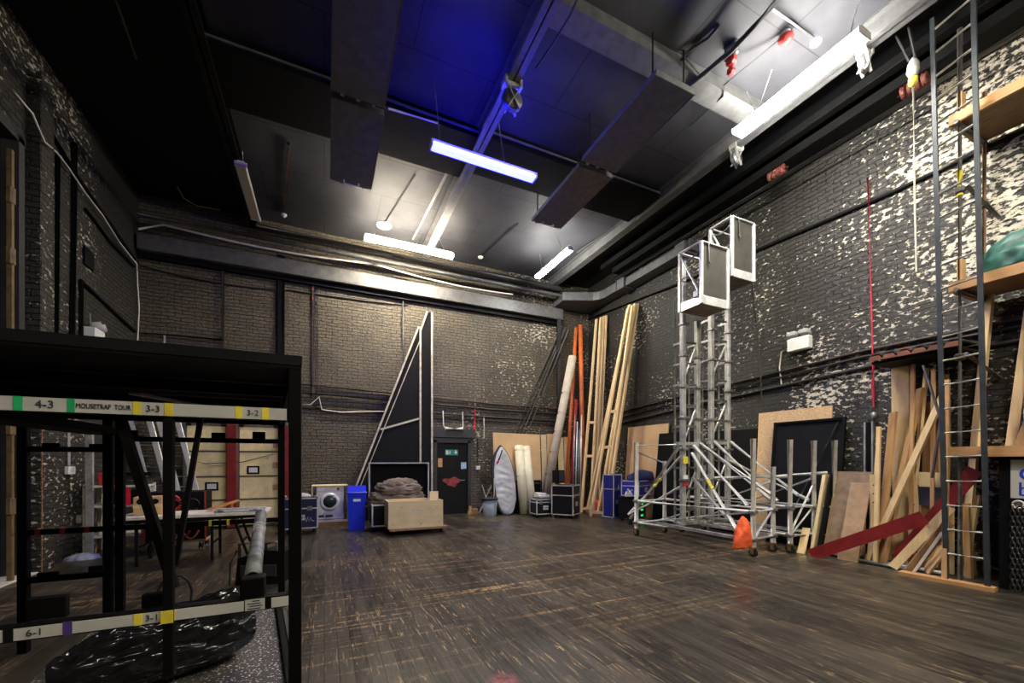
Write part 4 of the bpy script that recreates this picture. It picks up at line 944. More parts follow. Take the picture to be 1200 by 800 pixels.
# poles, tubes
V3 = Vector
GP = 'long poles leaning into the corner'
for k in range(4):
    y = 11.93-.09*k; b0 = V3((P(562+6*k, 600, Y=y).x, y, 0)); tp = P(657.5+3*k, 384+3*(k % 2), Y=11.92-.09*k)
    run('steel_pole', 'long dark steel pole leaning into the far corner, %s of four' % ('outermost', 'second', 'third', 'innermost')[k], 'pole', [b0, tp], .042, beamgrey if k % 2 else steel, GP)
q, tp = P(636, 600, Z=0), P(671, 418, Y=11.35); t = thing('cardboard_tube', 'long fat grey cardboard tube with black tape bands leaning in the corner', 'tube', tuple(q)); t['_w'] = tuple(q); d = tp-q
MB().hollow(q, tp, .135, .012, 22).build('tube_body', mat('grey_cardboard', (.43, .375, .29), .75, var=.15), t, True)
for f in (.23, .37, .50, .62, .75): MB().tube([q+d*f-d*.006, q+d*f+d*.006], .140, 22).build('tape_band', black, t, True)
for k, (a, b, r, lab) in enumerate((((684, 600), (680, 381), .075, 'thick orange plastic pipe upright in the far corner'), ((662, 600), (675, 384), .055, 'thinner orange plastic pipe leaning behind the cardboard tube'), ((668, 600), (675, 468), .05, 'short red orange pipe standing in front of the other orange pipes'))):
    q = P(*a, Z=0); q = Vector((P(a[0], 600, Y=11.3).x, 11.3, 0)) if k < 2 else Vector((P(a[0], 600, Y=11.15).x, 11.15, 0)); tp = P(*b, Y=11.8 if k < 2 else 11.5)
    single('plastic_pipe', lab, 'pipe', MB().hollow(q, tp, r, .008, 18), orange if k < 2 else red, None, 'orange pipes in the corner')
for k in range(4):
    q = P(672+3*k, 600, Z=0); q.y = 11.0; q.x = P(671+3*k, 600, Y=11.0).x; tp = P(674+2.5*k, 486+8*(k % 3), Y=11.25)
    single('metal_tube', 'thin metal tube standing behind the black flight case, %s of four' % ('leftmost', 'second from left', 'third from left', 'rightmost')[k], 'tube', MB().hollow(q, tp, .022, .004, 10), alu if k % 2 else steel, None, 'thin metal tubes in the corner')
# flight cases in the corner
g = P(673, 608, Z=0); t = case('black flight case with silver corners standing edge-on in front of the orange pipes', tuple(g+Vector((.0, .42, 0))), math.radians(38), .62, .62, .82, blackl, .1)
MB().tube([(-.28, -.315, .22), (-.28, -.32, .22)], .035, 14).build('sticker', white, t, label='round white sticker')
t = case('small black flight case with silver edges on the floor beside the edge-on case', tuple(P(640, 606, Z=0)+Vector((0, .22, 0))), 0, .58, .4, .42, blackl, .09, lid=.8)
single('white_clutter', 'folded white sheets on top of the small black flight case', 'sheets', MB().box(P(640, 604, Z=0)+Vector((.0, .25, .555)), (.4, .3, .06), rot=(0, 0, .2), bev=.01).box(P(640, 604, Z=0)+Vector((-.05, .25, .62)), (.3, .26, .07), rot=(0, .1, -.2), bev=.01), white)
q = P(664, 606, Z=0)+Vector((.0, .45, .955)); t = thing('speaker_box', 'small black box standing on the edge-on flight case', 'box', tuple(q), .2)
MB().box((0, 0, .19), (.26, .26, .37), bev=.008).build('body', black, t); MB().box((0, -.134, .2), (.2, .006, .3)).build('grille', darkgrey, t)
# timber frames and battens leaning on the right wall
GT = 'long timbers leaning in the corner'
def tframe(label, b0, b1, t0, t1, rungs):
    t = thing('timber_ladder', label, 'timber frame', tuple((b0+b1)/2), 0, GT); t['_w'] = tuple((b0+b1)/2)
    for p, q in ((b0, t0), (b1, t1)): MB().bar(p, q, .05, .085).build('stile', pine, t, True)
    for f in rungs: MB().bar(b0.lerp(t0, f), b1.lerp(t1, f), .05, .08).build('rail', pine_x, t, True)
XW = 8.33
def F0(px, x): return Vector((x, P(px, 600, X=x).y, 0))
tframe('long pale timber ladder frame leaning beside the orange pipes', F0(681, 7.25), F0(692, 7.5), P(699, 374, X=8.18), P(704, 372, X=8.2), (.02, .28, .45))
tframe('long pale timber ladder frame, front one of the steeper leaning group', F0(692, 7.0), F0(707, 7.25), P(736, 361, X=8.05), P(741, 358, X=8.08), (.02, .33, .5))
for k, (a, x, b, y, xt, lab) in enumerate(((696, 7.62, 707, 371, 8.30, 'long pale batten leaning just right of the first timber ladder frame'), (700, 7.78, 710, 370, 8.40, 'long pale batten nearest the steeper leaning group'), (688, 7.45, 738, 357, 8.18, 'long pale batten at the left of the steeper leaning group'), (701, 7.58, 744, 356, 8.28, 'long pale batten in the middle of the steeper leaning group'), (711, 7.72, 747, 356, 8.39, 'rightmost long pale batten leaning on the right wall'))):
    single('timber_batten', lab, 'timber', MB().bar(F0(a, x), P(b, y, X=xt), .06, .09), pine, None, GT)
single('timber_batten', 'short red brown batten standing behind the timber ladder frames', 'timber', MB().bar(F0(693, 7.9), P(696, 540, X=8.3), .07, .1), mat('red_brown_timber', (.42, .17, .06), .6), None, GT)
g = P(704, 602, Z=0)+Vector((.15, .25, 0)); t = thing('gas_bottle', 'small red bottle on the floor between the leaning timbers and blue case', 'bottle', tuple(g)); MB().lathe([(.11, 0), (.13, .03), (.13, .28), (.10, .36), (.04, .40), (.04, .44), (.01, .44)], n=18).build('body', mat('bright_red_metal', (.6, .05, .03), .35), t); MB().tube([(-.05, 0, .45), (.05, 0, .45)], .02, 8).build('valve', steel, t)
# blue cases, amp rack, boards on the right wall
g = P(723, 607, Z=0); t = case('tall narrow blue flight case with a small white triangle, standing on end', tuple(g+Vector((.0, .2, 0))), 0.25, .36, .36, 1.2, bluecase, .02, cast=False)
MB().prism([(-.03, -.183, .80), (.05, -.183, .80), (.05, -.183, .95)], (0, -.003, 0)).build('logo', white, t, label='small white triangle')
g = P(748, 611, Z=0); RZ = .45
t = thing('amplifier_rack', 'black amplifier rack with green lights behind the scaffold tower', 'amp rack', tuple(g+Vector((.1, .35, 0))), RZ)
MB().box((0, 0, .36), (.68, .5, .60), bev=.008).build('case_body', blackl, t)
grn = mat('green_led', (.02, .8, .12), .4, emit=(.02, 1, .15), estr=.45)
for z in (.14, .29, .44, .58): MB().box((0, -.255, z), (.60, .015, .12), bev=.004).build('amplifier_front', darkgrey, t)
for z in (.14, .29, .44, .58):
    MB().box((.02, -.268, z), (.13, .012, .045)).build('green_light', grn, t, label='lit green panel')
castors(t, .68, .5, .03)
t = case('long blue flight case lying on the black amplifier rack', tuple(g+Vector((.35, .42, .665))), RZ, 1.0, .48, .40, mat('bright_blue_laminate', (.03, .03, .36), .38, var=.3), .004, cast=False)
single('white_glove', 'pair of crumpled white work gloves on the amplifier rack end', 'gloves', MB().lathe([(.09, 0), (.10, .06), (.06, .14), (.01, .17)], g+Vector((-.22, .12, .665)), 9, 1.2, .8).tube([g+Vector((-.28, .1, .70)), g+Vector((-.30, .05, .86))], .03, 7).tube([g+Vector((-.2, .1, .70)), g+Vector((-.16, .06, .84))], .03, 7), white)
def wallboard(name, label, ya, yb, z0, z1, m, x0=8.1, x1=8.42, th=.03, cat='board'):
    return single(name, label, cat, MB().prism([(x0, ya, z0), (x0, yb, z0), (x1, yb, z1), (x1, ya, z1)], (.03*0+th, 0, 0)), m)
ya, yb = P(732, 540, X=8.3).y, P(779, 540, X=8.3).y
wallboard('cardboard_sheet', 'large brown sheet of board against the right wall behind the blue case', ya, yb, .0, 2.62, mdf, 8.24, 8.44)
wallboard('black_board', 'black board leaning over the brown sheet behind the scaffold tower', P(764, 540, X=8.1).y, P(803, 540, X=8.1).y, .0, 2.35, black, 8.1, 8.36)
single('blue_drape', 'dark blue drape bundled on top of the long blue flight case', 'drape', heap(tuple(g+Vector((.52, .42, 1.07))), .42, .2, .22, 5., 3), mat('dark_blue_drape', (.012, .012, .075), .8, bump=.4))
for k in range(2):
    pass
# wall fittings of the back wall
q = P(531, 503, Y=11.9); t = thing('bulkhead_light', 'white tube light fitting hanging from two brackets above the door', 'wall light', (q.x, 11.85, q.z))
MB().tube([(-.27, -.02, 0), (.27, -.02, 0)], .075, 14).build('tube_cover', white, t)
for s in (-.29, .29): MB().tube([(s*.9, -.02, 0), (s*1.05, .02, .12), (s*1.05, .08, .55)], .018, 7).build('bracket', offwhite, t)
q = P(556, 486, Y=11.95); single('red_strap', 'red strap with a red weight hanging on the back wall right of the door', 'strap', MB().tube([(q.x, 11.93, P(556, 478, Y=11.93).z), (q.x, 11.92, P(555, 500, Y=11.92).z)], .02, 7).box((q.x-.03, 11.9, P(555, 504, Y=11.9).z), (.11, .08, .26), bev=.03), mat('bright_red_strap', (.6, .03, .02), .5))
q = P(560, 548, Y=11.96); t = thing('light_switch', 'small white switch box on the back wall right of the door', 'switch', (q.x, 11.95, q.z)); MB().box((0, 0, 0), (.12, .08, .12), bev=.01).build('electric_box', white, t); MB().box((0, -.045, 0), (.04, .02, .06)).build('rocker', offwhite, t); MB().tube([(0, .02, .05), (0, .02, .9)], .012, 6).build('conduit', black, t)
q = P(567, 500, Y=11.97); single('pale_pipe_stub', 'short pale pipe stub hanging below the pipes right of the red strap', 'pipe', MB().tube([(q.x, 11.95, q.z+.35), (q.x, 11.95, q.z-.35)], .02, 7), offwhite)
plm = mat('bare_plaster', (.55, .47, .36), .8, var=.5, scale=12)
# ------------------------------------------------------------------ two aluminium mast lifts on scaffold bases
V = Vector
meshm = mat('grey_infill_sheet', (.045, .041, .033), .6, .0, .3)
yel = mat('yellow_sticker', (.65, .55, .05), .5)
def basket(t, x0, x1, y0, y1, zf, zt):
    w = lambda mb, n, m, **k: mb.build(n, m, t, True, **k)
    w(MB().box(((x0+x1)/2, (y0+y1)/2, zf+.012), (x1-x0, y1-y0, .024)), 'basket_floor', mat('basket_floor_ply', (.20, .15, .10), .6) if 'basket_floor_ply' not in MATS else MATS['basket_floor_ply'])
    C = [(x0, y0), (x1, y0), (x1, y1), (x0, y1)]
    for i in range(4):
        a, b = C[i], C[(i+1) % 4]
        w(MB().bar((*a, zf+.08), (*b, zf+.08), .02, .16), 'toe_board', alu)
        if i: w(MB().tube([(*a, zf+.62), (*b, zf+.62)], .016, 8), 'mid_rail', alu)
        w(MB().bar((*a, zt), (*b, zt), .06, .03, bev=.006), 'top_rail', alu)
        w(MB().box((a[0], a[1], (zf+zt)/2), (.055, .055, zt-zf), bev=.006), 'corner_post', alu)
    w(MB().box(((x0+x1)/2, y0+.012, (zf+.16+zt)/2), (x1-x0-.06, .008, zt-zf-.2)), 'infill_panel', meshm)
    w(MB().box((x1-.012, (y0+y1)/2, (zf+.16+zt)/2), (.008, y1-y0-.06, zt-zf-.2)), 'infill_panel', meshm)
    w(MB().tube(sag((x0, y0+.03, zt-.12), (x0, y1-.03, zt-.10), .10), .012, 6), 'safety_chain', steel)
    w(MB().bar((x0, y1-.04, zt-.1), (x0, y0+.04, zf+.2), .045, .02), 'diagonal_strut', alu)
    w(MB().box((x0-.03, y0+.1, zf+.2), (.04, .1, .12), bev=.01), 'latch', steel)
    w(MB().tube([(x0+.16, y0-.03, zt), (x0+.16, y0-.035, zt-.35), (x0+.19, y0-.035, zt-.38)], .016, 7), 'pendant_control', steel)
def lattice(t, xa, xb, y, z0, za, zb, step=.42, ph=0):
    for x, z1 in ((xa, za), (xb, zb)):
        MB().box((x, y, (z0+z1)/2), (.10, .09, z1-z0), bev=.012).box((x, y-.05, (z0+z1)/2), (.04, .015, z1-z0)).build('mast_column', aludull, t, True)
        MB().tube([(x+.06, y+.26, z0), (x+.06, y+.26, z1*.9)], .022, 8).build('mast_column', aludull, t, True)
    z = z0+.3+ph; i = 0
    while z < min(za, zb)-.15:
        MB().box(((xa+xb)/2, y, z), (xb-xa, .035, .03)).build('mast_rung', galv, t, True)
        for x in (xa, xb): MB().box((x+.03, y+.13, z), (.04, .26, .04)).build('mast_tie', steel, t, True)
        if i % 3 == 0: MB().bar((xa, y+.02, z), (xb, y+.02, z+step*2), .03, .02).build('mast_brace', aludull, t, True)
        z += step; i += 1
    for x, z1 in ((xa, za), (xb, zb)):
        for zz in [z0+.9+.62*j for j in range(int((z1-z0-1)/.62))]: MB().box((x, y-.02, zz), (.15, .13, .05), bev=.008).build('mast_collar', steel, t, True)
def castor(t, x, y, top):
    MB().tube([(x, y, .14), (x, y, top)], .022, 8).build('castor_stem', steel, t, True)
    f = MB().box((x, y, .15), (.09, .07, .02)).box((x-.035, y, .10), (.008, .06, .10)).box((x+.035, y, .10), (.008, .06, .10)).build('castor_fork', MATS['worn_brass'], t, True)
    MB().tube([(x-.022, y+.02, .07), (x+.022, y+.02, .07)], .068, 16).build('wheel', rubber, f, False) if 0 else MB().tube([(x-.022, y, .07), (x+.022, y, .07)], .068, 16).build('castor_wheel', rubber, t, True)
mat('worn_brass', (.34, .24, .09), .45, .6, .4)
def base(t, C, tops, lows=.29, mids=.75):
    T = lambda p, q, r=.031, n='rail', m=alu: MB().tube([p, q], r, 10).build(n, m, t, True)
    for (x, y), z in zip(C, tops):
        T((x, y, .17), (x, y, z), .047, 'base_post'); castor(t, x, y, .3)
        for zz in (lows, mids): MB().box((x, y, zz), (.115, .115, .06), bev=.012).build('coupler', steel, t, True)
    for i in range(4):
        a, b = C[i], C[(i+1) % 4]
        T((*a, lows), (*b, lows), .036, 'low_rail'); T((*a, mids), (*b, mids), .034, 'mid_rail')
    T((*C[0], lows), (*C[1], mids), .022, 'base_brace'); T((*C[1], lows), (*C[2], mids), .022, 'base_brace'); T((*C[3], lows), (*C[2], mids+.5), .022, 'base_brace')
la = thing('mast_lift', 'aluminium mast lift with the lower basket and sloping outriggers', 'personnel lift', (6.65, 5.7, 0), 0, 'aluminium mast lifts'); la['_w'] = tuple(la.location)
lattice(la, 6.5, 6.9, 5.97, .32, 5.62, 4.45)
basket(la, 6.3, 7.0, 5.36, 5.86, 4.5, 5.64)
A = [(6.05, 6.8), (6.5, 4.5), (7.17, 4.6), (6.9, 6.85)]
base(la, A, (2.0, 1.97, 1.5, 1.6))
def out(t, p, q, r=.034, n='outrigger', lab=None):
    MB().tube([p, q], r, 10).build(n, alu, t, True); p, q = V(p), V(q)
    if lab: c = p.lerp(q, .45); d = (q-p).normalized(); MB().tube([c-d*.10, c+d*.10], r+.003, 10).build('sticker', lab, t, True)
D_ = lambda px, py, d: tuple(P(px, py, D=d))
out(la, (6.5, 5.97, 2.0), (6.93, 8.0, .16)); out(la, (6.5, 5.95, 1.75), (6.1, 7.1, .42), lab=yel); out(la, (6.5, 5.95, 1.12), (6.1, 7.1, .42))
MB().tube([(6.90, 8.02, .075), (6.95, 8.02, .075)], .07, 14).box((6.925, 8.01, .15), (.08, .08, .04)).build('outrigger_wheel', rubber, la, True)
out(la, D_(813, 522, 8.1), D_(876, 592, 7.0)); out(la, D_(811, 531, 8.1), D_(863, 620, 6.95), lab=yel); out(la, D_(812, 560, 8.1), D_(849, 603, 7.3)); out(la, (6.9, 5.9, 1.95), (7.17, 4.6, 1.0))
out(la, (6.05, 6.8, 1.93), (6.5, 5.97, 1.93), .024, 'top_brace'); out(la, (6.05, 6.8, 1.80), (6.9, 6.85, 1.55), .02, 'top_brace')
for z, m in ((1.62, yel), (1.25, white), (1.17, red)): MB().box((6.5, 5.91, z), (.12, .02, .14)).build('sticker', m, la, True)
for z in (.35, 1.95): MB().bar((6.35, 5.97, z), (7.05, 5.97, z), .07, .06).build('mast_base_beam', aludull, la, True)
for x in (6.2, 6.95): MB().bar((x, 4.55+.0, .33), (x-.02, 6.82, .33), .05, .05).build('mast_base_beam', aludull, la, True)
lb = thing('mast_lift', 'aluminium mast lift with the higher basket, nearer the flaking wall', 'personnel lift', (7.65, 5.7, 0), 0, 'aluminium mast lifts'); lb['_w'] = tuple(lb.location)
lattice(lb, 7.3, 7.8, 5.97, .32, 6.30, 5.12, .42, .15)
basket(lb, 7.15, 7.78, 5.38, 5.86, 5.17, 6.32)
B = [(7.32, 6.75), (7.35, 4.42), (7.86, 4.32), (7.95, 6.7)]
base(lb, B, (1.5, 1.97, 1.96, 1.5), .31, .80)
MB().tube([(8.06, 4.10, .17), (8.06, 4.10, 1.96)], .047, 10).build('base_post', alu, lb, True); castor(lb, 8.06, 4.10, .3)
out(lb, (7.86, 4.32, .8), (8.06, 4.10, .8), .024, 'mid_rail'); out(lb, (7.86, 4.32, .31), (8.06, 4.10, .31), .024, 'low_rail')
out(lb, (7.3, 5.9, 2.0), D_(911, 587, 7.3)); out(lb, (7.8, 5.9, 2.0), D_(935, 580, 7.3)); out(lb, (7.3, 5.9, 1.75), D_(903, 585, 7.35)); out(lb, (7.8, 5.9, 1.6), (7.86, 4.4, .9)); out(lb, (7.35, 4.42, .35), (7.86, 4.32, 1.2), .022, 'base_brace')
out(lb, D_(849, 560, 7.75), D_(969, 554, 7.25), .034, 'hand_rail'); out(lb, (7.32, 5.9, 1.25), (7.35, 4.42, 1.33), .032, 'hand_rail')
for z in (.35, 1.98): MB().bar((7.2, 5.97, z), (7.95, 5.97, z), .07, .06).build('mast_base_beam', aludull, lb, True)
for x in (7.36, 7.88): MB().bar((x, 4.4, .33), (x, 6.72, .33), .05, .05).build('mast_base_beam', aludull, lb, True)
# bright orange bag tied to the near corner
hb = heap(tuple(P(870, 640, D=6.62)), .16, .10, .33, 11.7, 4)
single('stuff_sack', 'bright orange bag tied to the near corner of the scaffold base', 'bag', hb, mat('orange_red_fabric', (.80, .10, .02), .6, var=.35, bump=.5))
run('hanging_cable', 'black cord hanging on the right wall beside the higher basket', 'cable', [P(880, 326, X=8.44), P(889, 405, X=8.44), P(893, 470, X=8.44)], .014, rubber)
# ------------------------------------------------------------------ right wall: boards, wood pile, ladder, shelving
def quad(p4, th):
    """board from four corners and a thickness to the back"""
    p4 = [V(p) for p in p4]; n = (p4[1]-p4[0]).cross(p4[3]-p4[0]).normalized(); return MB().prism(p4, n*th)
def wb(name, label, y0, y1, z0, z1, x0, x1, m, th=.03): return single(name, label, 'board', MB().prism([(x0, y0, z0), (x0, y1, z0), (x1, y1, z1), (x1, y0, z1)], (th, 0, 0)), m)
yA, yB = P(982, 520, X=8.15).y, P(901, 520, X=8.15).y
t = thing('black_flat', 'large black framed flat leaning on the right wall behind the scaffold posts', 'scenic flat', (8.1, (yA+yB)/2, 0)); t['_w'] = tuple(t.location)
MB().prism([(8.12, yA, 0), (8.12, yB, 0), (8.38, yB, 2.38), (8.38, yA, 2.38)], (.025, 0, 0)).build('canvas', flatblack, t, True)
for y in (yA, yB): MB().bar((8.105, y, 0), (8.365, y, 2.38), .05, .04).build('stile', black, t, True)
for x, z in ((8.115, .04), (8.365, 2.36)): MB().bar((x, yA, z), (x, yB, z), .05, .04).build('rail', black, t, True)
wb('chipboard_sheet', 'tan chipboard sheet showing above the big black flat', yA+.25, yB+.42, 0, 2.62, 8.30, 8.46, chip)
wb('black_board', 'black board standing left of the tan chipboard sheet', yB+.45, yB+1.5, 0, 2.3, 8.26, 8.45, black)
single('thin_stick', 'thin pale stick leaning diagonally across the big black flat', 'stick', MB().tube([(8.12, P(925, 565, X=8.12).y, .5), (8.33, yA+.08, 2.30)], .016, 7), steel)
# leaning sheets beside the scaffold
SG = 'sheets leaning at the end of the wood pile'
wb('ply_sheet', 'pale edged sheet leaning in front of the black flat, first of the leaning sheets', 4.22, 4.27, 0, 1.36, 7.64, 8.02, ply, .20)
wb('brown_sheet', 'dark brown sheet leaning beside the pale edged sheet', 3.60, 4.12, .03, 1.42, 7.74, 8.16, mat('dark_brown_sheet', (.22, .15, .08), .5, var=.3))
wb('tan_sheet', 'smaller tan sheet leaning on the dark brown sheet', 3.56, 3.84, 0, 1.24, 7.62, 8.02, mat('tan_sheet_paint', (.34, .22, .12), .6, var=.2))
single('dark_post', 'short black post standing between the leaning sheets', 'post', MB().bar((7.66, 4.14, 0), (8.06, 4.14, 1.36), .09, .03), black)
single('timber_offcut', 'short pale offcut leaning at the foot of the leaning sheets', 'offcut', MB().bar(V((7.5, 4.33, .0)), V((7.72, 4.36, .42)), .12, .02), pine)
# the wood pile
GW = 'timber leaning in the wood pile'
def W(label, p, q, w, t_, m, roll=0., name='timber_board', cat='timber'):
    single(name, label, cat, MB().bar(p, q, w, t_, roll), m, None, GW)
def wp(px, py, X): return P(px, py, X=X)
W('wide pale board standing upright at the left of the wood pile under the tiled strip', V((8.3, wp(1057, 560, 8.3).y, 0)), wp(1055, 424, 8.38), .22, .03, pine, H2)
W('short brown board leaning low in front of the wide upright board', V((7.9, wp(1030, 600, 7.9).y, .0)), wp(1047, 483, 8.2), .16, .03, oak, .9)
W('second short board leaning left of the wide upright board', V((7.85, wp(1018, 600, 7.85).y, 0)), wp(1030, 512, 8.2), .08, .05, pine, .5)
W('curved-end pale board leaning in the middle of the wood pile', V((7.85, wp(1034, 620, 7.85).y, 0)), wp(1079, 455, 8.2), .15, .04, oak, .8)
W('thin round-edged pole upright in the middle of the wood pile', V((7.95, wp(1067, 620, 7.95).y, 0)), wp(1070, 427, 8.05), .045, .045, oak)
W('thin pole upright beside the dark crossed struts of the wood pile', V((7.9, wp(1092, 620, 7.9).y, 0)), wp(1094, 432, 8.05), .04, .04, oak)
W('pale board leaning behind the thin poles of the wood pile', V((8.1, wp(1062, 600, 8.1).y, 0)), wp(1086, 432, 8.3), .12, .035, pine, .6)
W('brown board behind the dark struts of the wood pile', V((8.25, wp(1095, 600, 8.25).y, 0)), wp(1098, 470, 8.35), .3, .03, brownw, H2)
W('long pale board slanting right across the front of the wood pile', V((7.86, wp(1016, 626, 7.86).y, .0)), wp(1109, 455, 7.95), .11, .03, pine, .9)
W('tan board leaning at the right end of the wood pile', V((8.0, wp(1106, 620, 8.0).y, 0)), wp(1106, 440, 8.3), .14, .04, oak, .9)
W('narrow pale stick upright at the left end of the wood pile', V((7.75, wp(1026, 620, 7.75).y, 0)), wp(1030, 500, 7.95), .05, .05, pine)
def holed(label, a, b, X):
    p, q = V((X, wp(a[0], a[1], X).y, .0)), wp(b[0], b[1], X+.05); t = thing('drilled_batten', label, 'timber', tuple(p), 0, GW); t['_w'] = tuple(p)
    MB().bar(p, q, .02, .10).build('batten', pine, t, True); d = q-p
    for k in range(9): c = p+d*(.08+.1*k); MB().tube([c+V((-.012, 0, 0)), c+V((-.0135, 0, 0))], .011, 8).build('bolt_hole', black, t, True)
holed('drilled pale batten with a row of holes at the left of the wood pile', (1024, 640), (1024, 556), 7.95)
holed('drilled pale batten with a row of holes in the middle of the wood pile', (1076, 620), (1069, 556), 7.97)
t = thing('timber_crate_frame_panel', 'pale plywood panel standing low in the wood pile behind the red planks', 'panel', (7.75, 3.2, 0)); t.name = 'plywood_sheet'; t['_w'] = tuple(t.location)
MB().prism([(8.06, wp(1066, 600, 8.06).y, .0), (8.06, wp(1118, 600, 8.06).y, .0), (8.12, wp(1118, 600, 8.12).y, 1.02), (8.12, wp(1034, 600, 8.12).y, 1.02), (8.06, wp(1034, 600, 8.06).y, .0)], (.02, 0, 0)).build('sheet', ply, t, True)
for y in (3.0, 3.35, 3.7): MB().box((8.06, y, .5), (.03, .09, .98)).build('cleat', pine, t, True)
single('grey_board', 'blue grey board leaning on the pale plywood panel of the wood pile', 'board', MB().prism([(8.03, wp(1108, 600, 8.03).y, .95), (8.03, wp(1070, 600, 8.03).y, .95), (8.05, wp(1070, 600, 8.05).y, 1.22), (8.05, wp(1108, 600, 8.05).y, 1.22)], (.02, 0, 0)), mat('blue_grey_board', (.06, .07, .08), .5))
single('pale_board', 'pale slanted board above the blue grey board of the wood pile', 'board', MB().prism([(8.12, wp(1110, 600, 8.12).y, 1.2), (8.12, wp(1078, 600, 8.12).y, 1.2), (8.16, wp(1066, 600, 8.16).y, 1.44), (8.16, wp(1110, 600, 8.16).y, 1.42)], (.02, 0, 0)), ply)
W('long red plank lying with its left end on the floor before the wood pile', P(950, 650, X=7.42), P(1083, 606, X=7.70), .03, .19, darkred, 0., 'red_plank', 'plank')
W('second red plank slanting steeply up behind the ladder', P(1052, 655, X=7.88), wp(1143, 550, 7.9), .03, .17, darkred, 0., 'red_plank', 'plank')
W('pale board slanting up beside the red planks', V((7.62, P(1046, 655, X=7.62).y, .03)), P(1114, 594, X=7.80), .03, .11, pine, .0)
W('brown board slanting up from the floor in front of the pale slanting board', V((7.56, P(1066, 655, X=7.56).y, .03)), P(1112, 612, X=7.72), .03, .12, brownw, .2)
W('pale dowel slanting up at the front right of the wood pile', V((7.5, P(1070, 655, X=7.5).y, .03)), P(1104, 624, X=7.6), .03, .03, offwhite)
W('small mdf wedge on the floor at the foot of the wood pile', V((7.8, P(1085, 655, X=7.8).y, .02)), P(1108, 640, X=7.86), .22, .02, mdf, .3)
W('tan post standing upright between the wood pile and the ladder', V((7.45, wp(1107, 672, 7.45).y, 0)), wp(1110, 445, 7.6), .05, .05, oak)
for k, (a, b) in enumerate((((1082, 428), (1117, 535)), ((1106, 470), (1092, 560)))):
    single('dark_strut', ('long dark metal strut crossing the wood pile under the tiled strip', 'short dark metal strut crossing the long strut')[k], 'strut', MB().bar(wp(*a, 7.78+.06*k), wp(*b, 7.70+.06*k), .045, .02), galv)
GT2 = 'steel tubes on the floor by the wood pile'
for k, (a, b, m) in enumerate((((990, 650), (1105, 668), steel), ((1000, 655), (1068, 668), galv), ((1040, 660), (1108, 672), alu))):
    p, q = P(*a, Z=.03), P(*b, Z=.03); single('floor_tube', ('grey tube on the floor in front of the red plank, longest', 'dark tube lying on the floor beside the grey tube', 'shiny tube on the floor nearest the ladder')[k], 'tube', MB().hollow(p, q, .028, .004, 12), m, None, GT2)
# tiled roof strip resting on the timbers
t = thing('pantile_strip', 'strip of dark scenic roof tiles with red undersides lying on top of the wood pile', 'roof strip', (8.1, 2.95, 3.16)); terr = mat('terracotta', (.15, .055, .03), .7, var=.4); tilek = mat('sooty_tile', (.02, .018, .016), .7)
MB().box((0, 0, -.035), (.62, 1.0, .04)).build('batten_board', black, t)
for k in range(6):
    y = -.42+.17*k; m = MB(); ring = []
    for x in (-.36, .34):
        for i in range(9): a = PI*i/8; ring.append(V((x, y+.092*math.cos(a), .012+.065*math.sin(a)+(.03 if x < 0 else .06))))
        for i in range(8, -1, -1): a = PI*i/8; ring.append(V((x, y+.072*math.cos(a), .012+.045*math.sin(a)+(.03 if x < 0 else .06))))
    m._add(ring, [(i, (i+1) % 18, 18+(i+1) % 18, 18+i) for i in range(18)]+[tuple(range(17, -1, -1)), tuple(range(18, 36))]); m.build('roof_tile', terr if k == 3 else tilek, t)
    MB().prism([(-.38, y-.09, -.01), (-.38, y+.09, -.01), (-.38, y+.05, .06), (-.38, y-.05, .06)], (.02, 0, 0)).build('tile_end', terr, t, label='red tile end')
# framed black strip on the wall under the red rope
q0, q1 = wp(1013, 556, 8.4), wp(1022, 494, 8.4)
t = thing('black_edged_board', 'narrow black panel with grey edges standing against the right wall under the red rope', 'panel', (8.42, (q0.y+q1.y)/2, 0)); t['_w'] = tuple(t.location)
MB().box((8.44, (q0.y+q1.y)/2, q1.z/2), (.04, abs(q0.y-q1.y), q1.z)).build('panel_face', black, t, True)
for y in (q0.y, q1.y): MB().box((8.43, y, q1.z/2), (.06, .025, q1.z)).build('edge_strip', aludull, t, True)
# red rope
rr = mat('red_rope', (.55, .02, .05), .7)
a, b = wp(1017, 208, 8.44), wp(1024, 470, 8.42); t = thing('red_rope', 'red rope hanging down the right wall with a grey weight', 'rope', tuple(b)); t['_w'] = tuple(b)
MB().tube([a, wp(1021, 350, 8.43), b], .012, 7).build('rope_line', rr, t, True); MB().tube([b+V((0, .0, .6)), b+V((0, .03, .3)), b+V((0, 0, -.1))], .012, 6).build('rope_loop', rr, t, True)
MB().lathe([(.02, .02), (.05, 0), (.05, -.08), (.02, -.1)], wp(1024, 484, 8.42), 14).build('weight', steel, t, True)
# twin emergency light
q = wp(938, 403, 8.45); t = thing('emergency_light', 'white emergency light box with two spot heads on the right wall', 'emergency light', (8.495, q.y, q.z-.12), 0); 
MB().box((-.07, 0, .12), (.14, .40, .25), bev=.012).build('battery_box', white, t)
for y in (-.10, .12): MB().tube([(-.08, y, .245), (-.08, y, .28), (-.12, y, .33)], .05, 14).box((-.10, y, .33), (.14, .17, .09), bev=.02).build('lamp_head', mat('grey_lamp_head', (.4, .4, .38), .4) if 'grey_lamp_head' not in MATS else MATS['grey_lamp_head'], t)
MB().tube([(-.03, .2, .12), (-.02, .38, .06), (-.02, .42, -.25), (-.02, .38, -.6)], .012, 6).build('lead', offwhite, t)
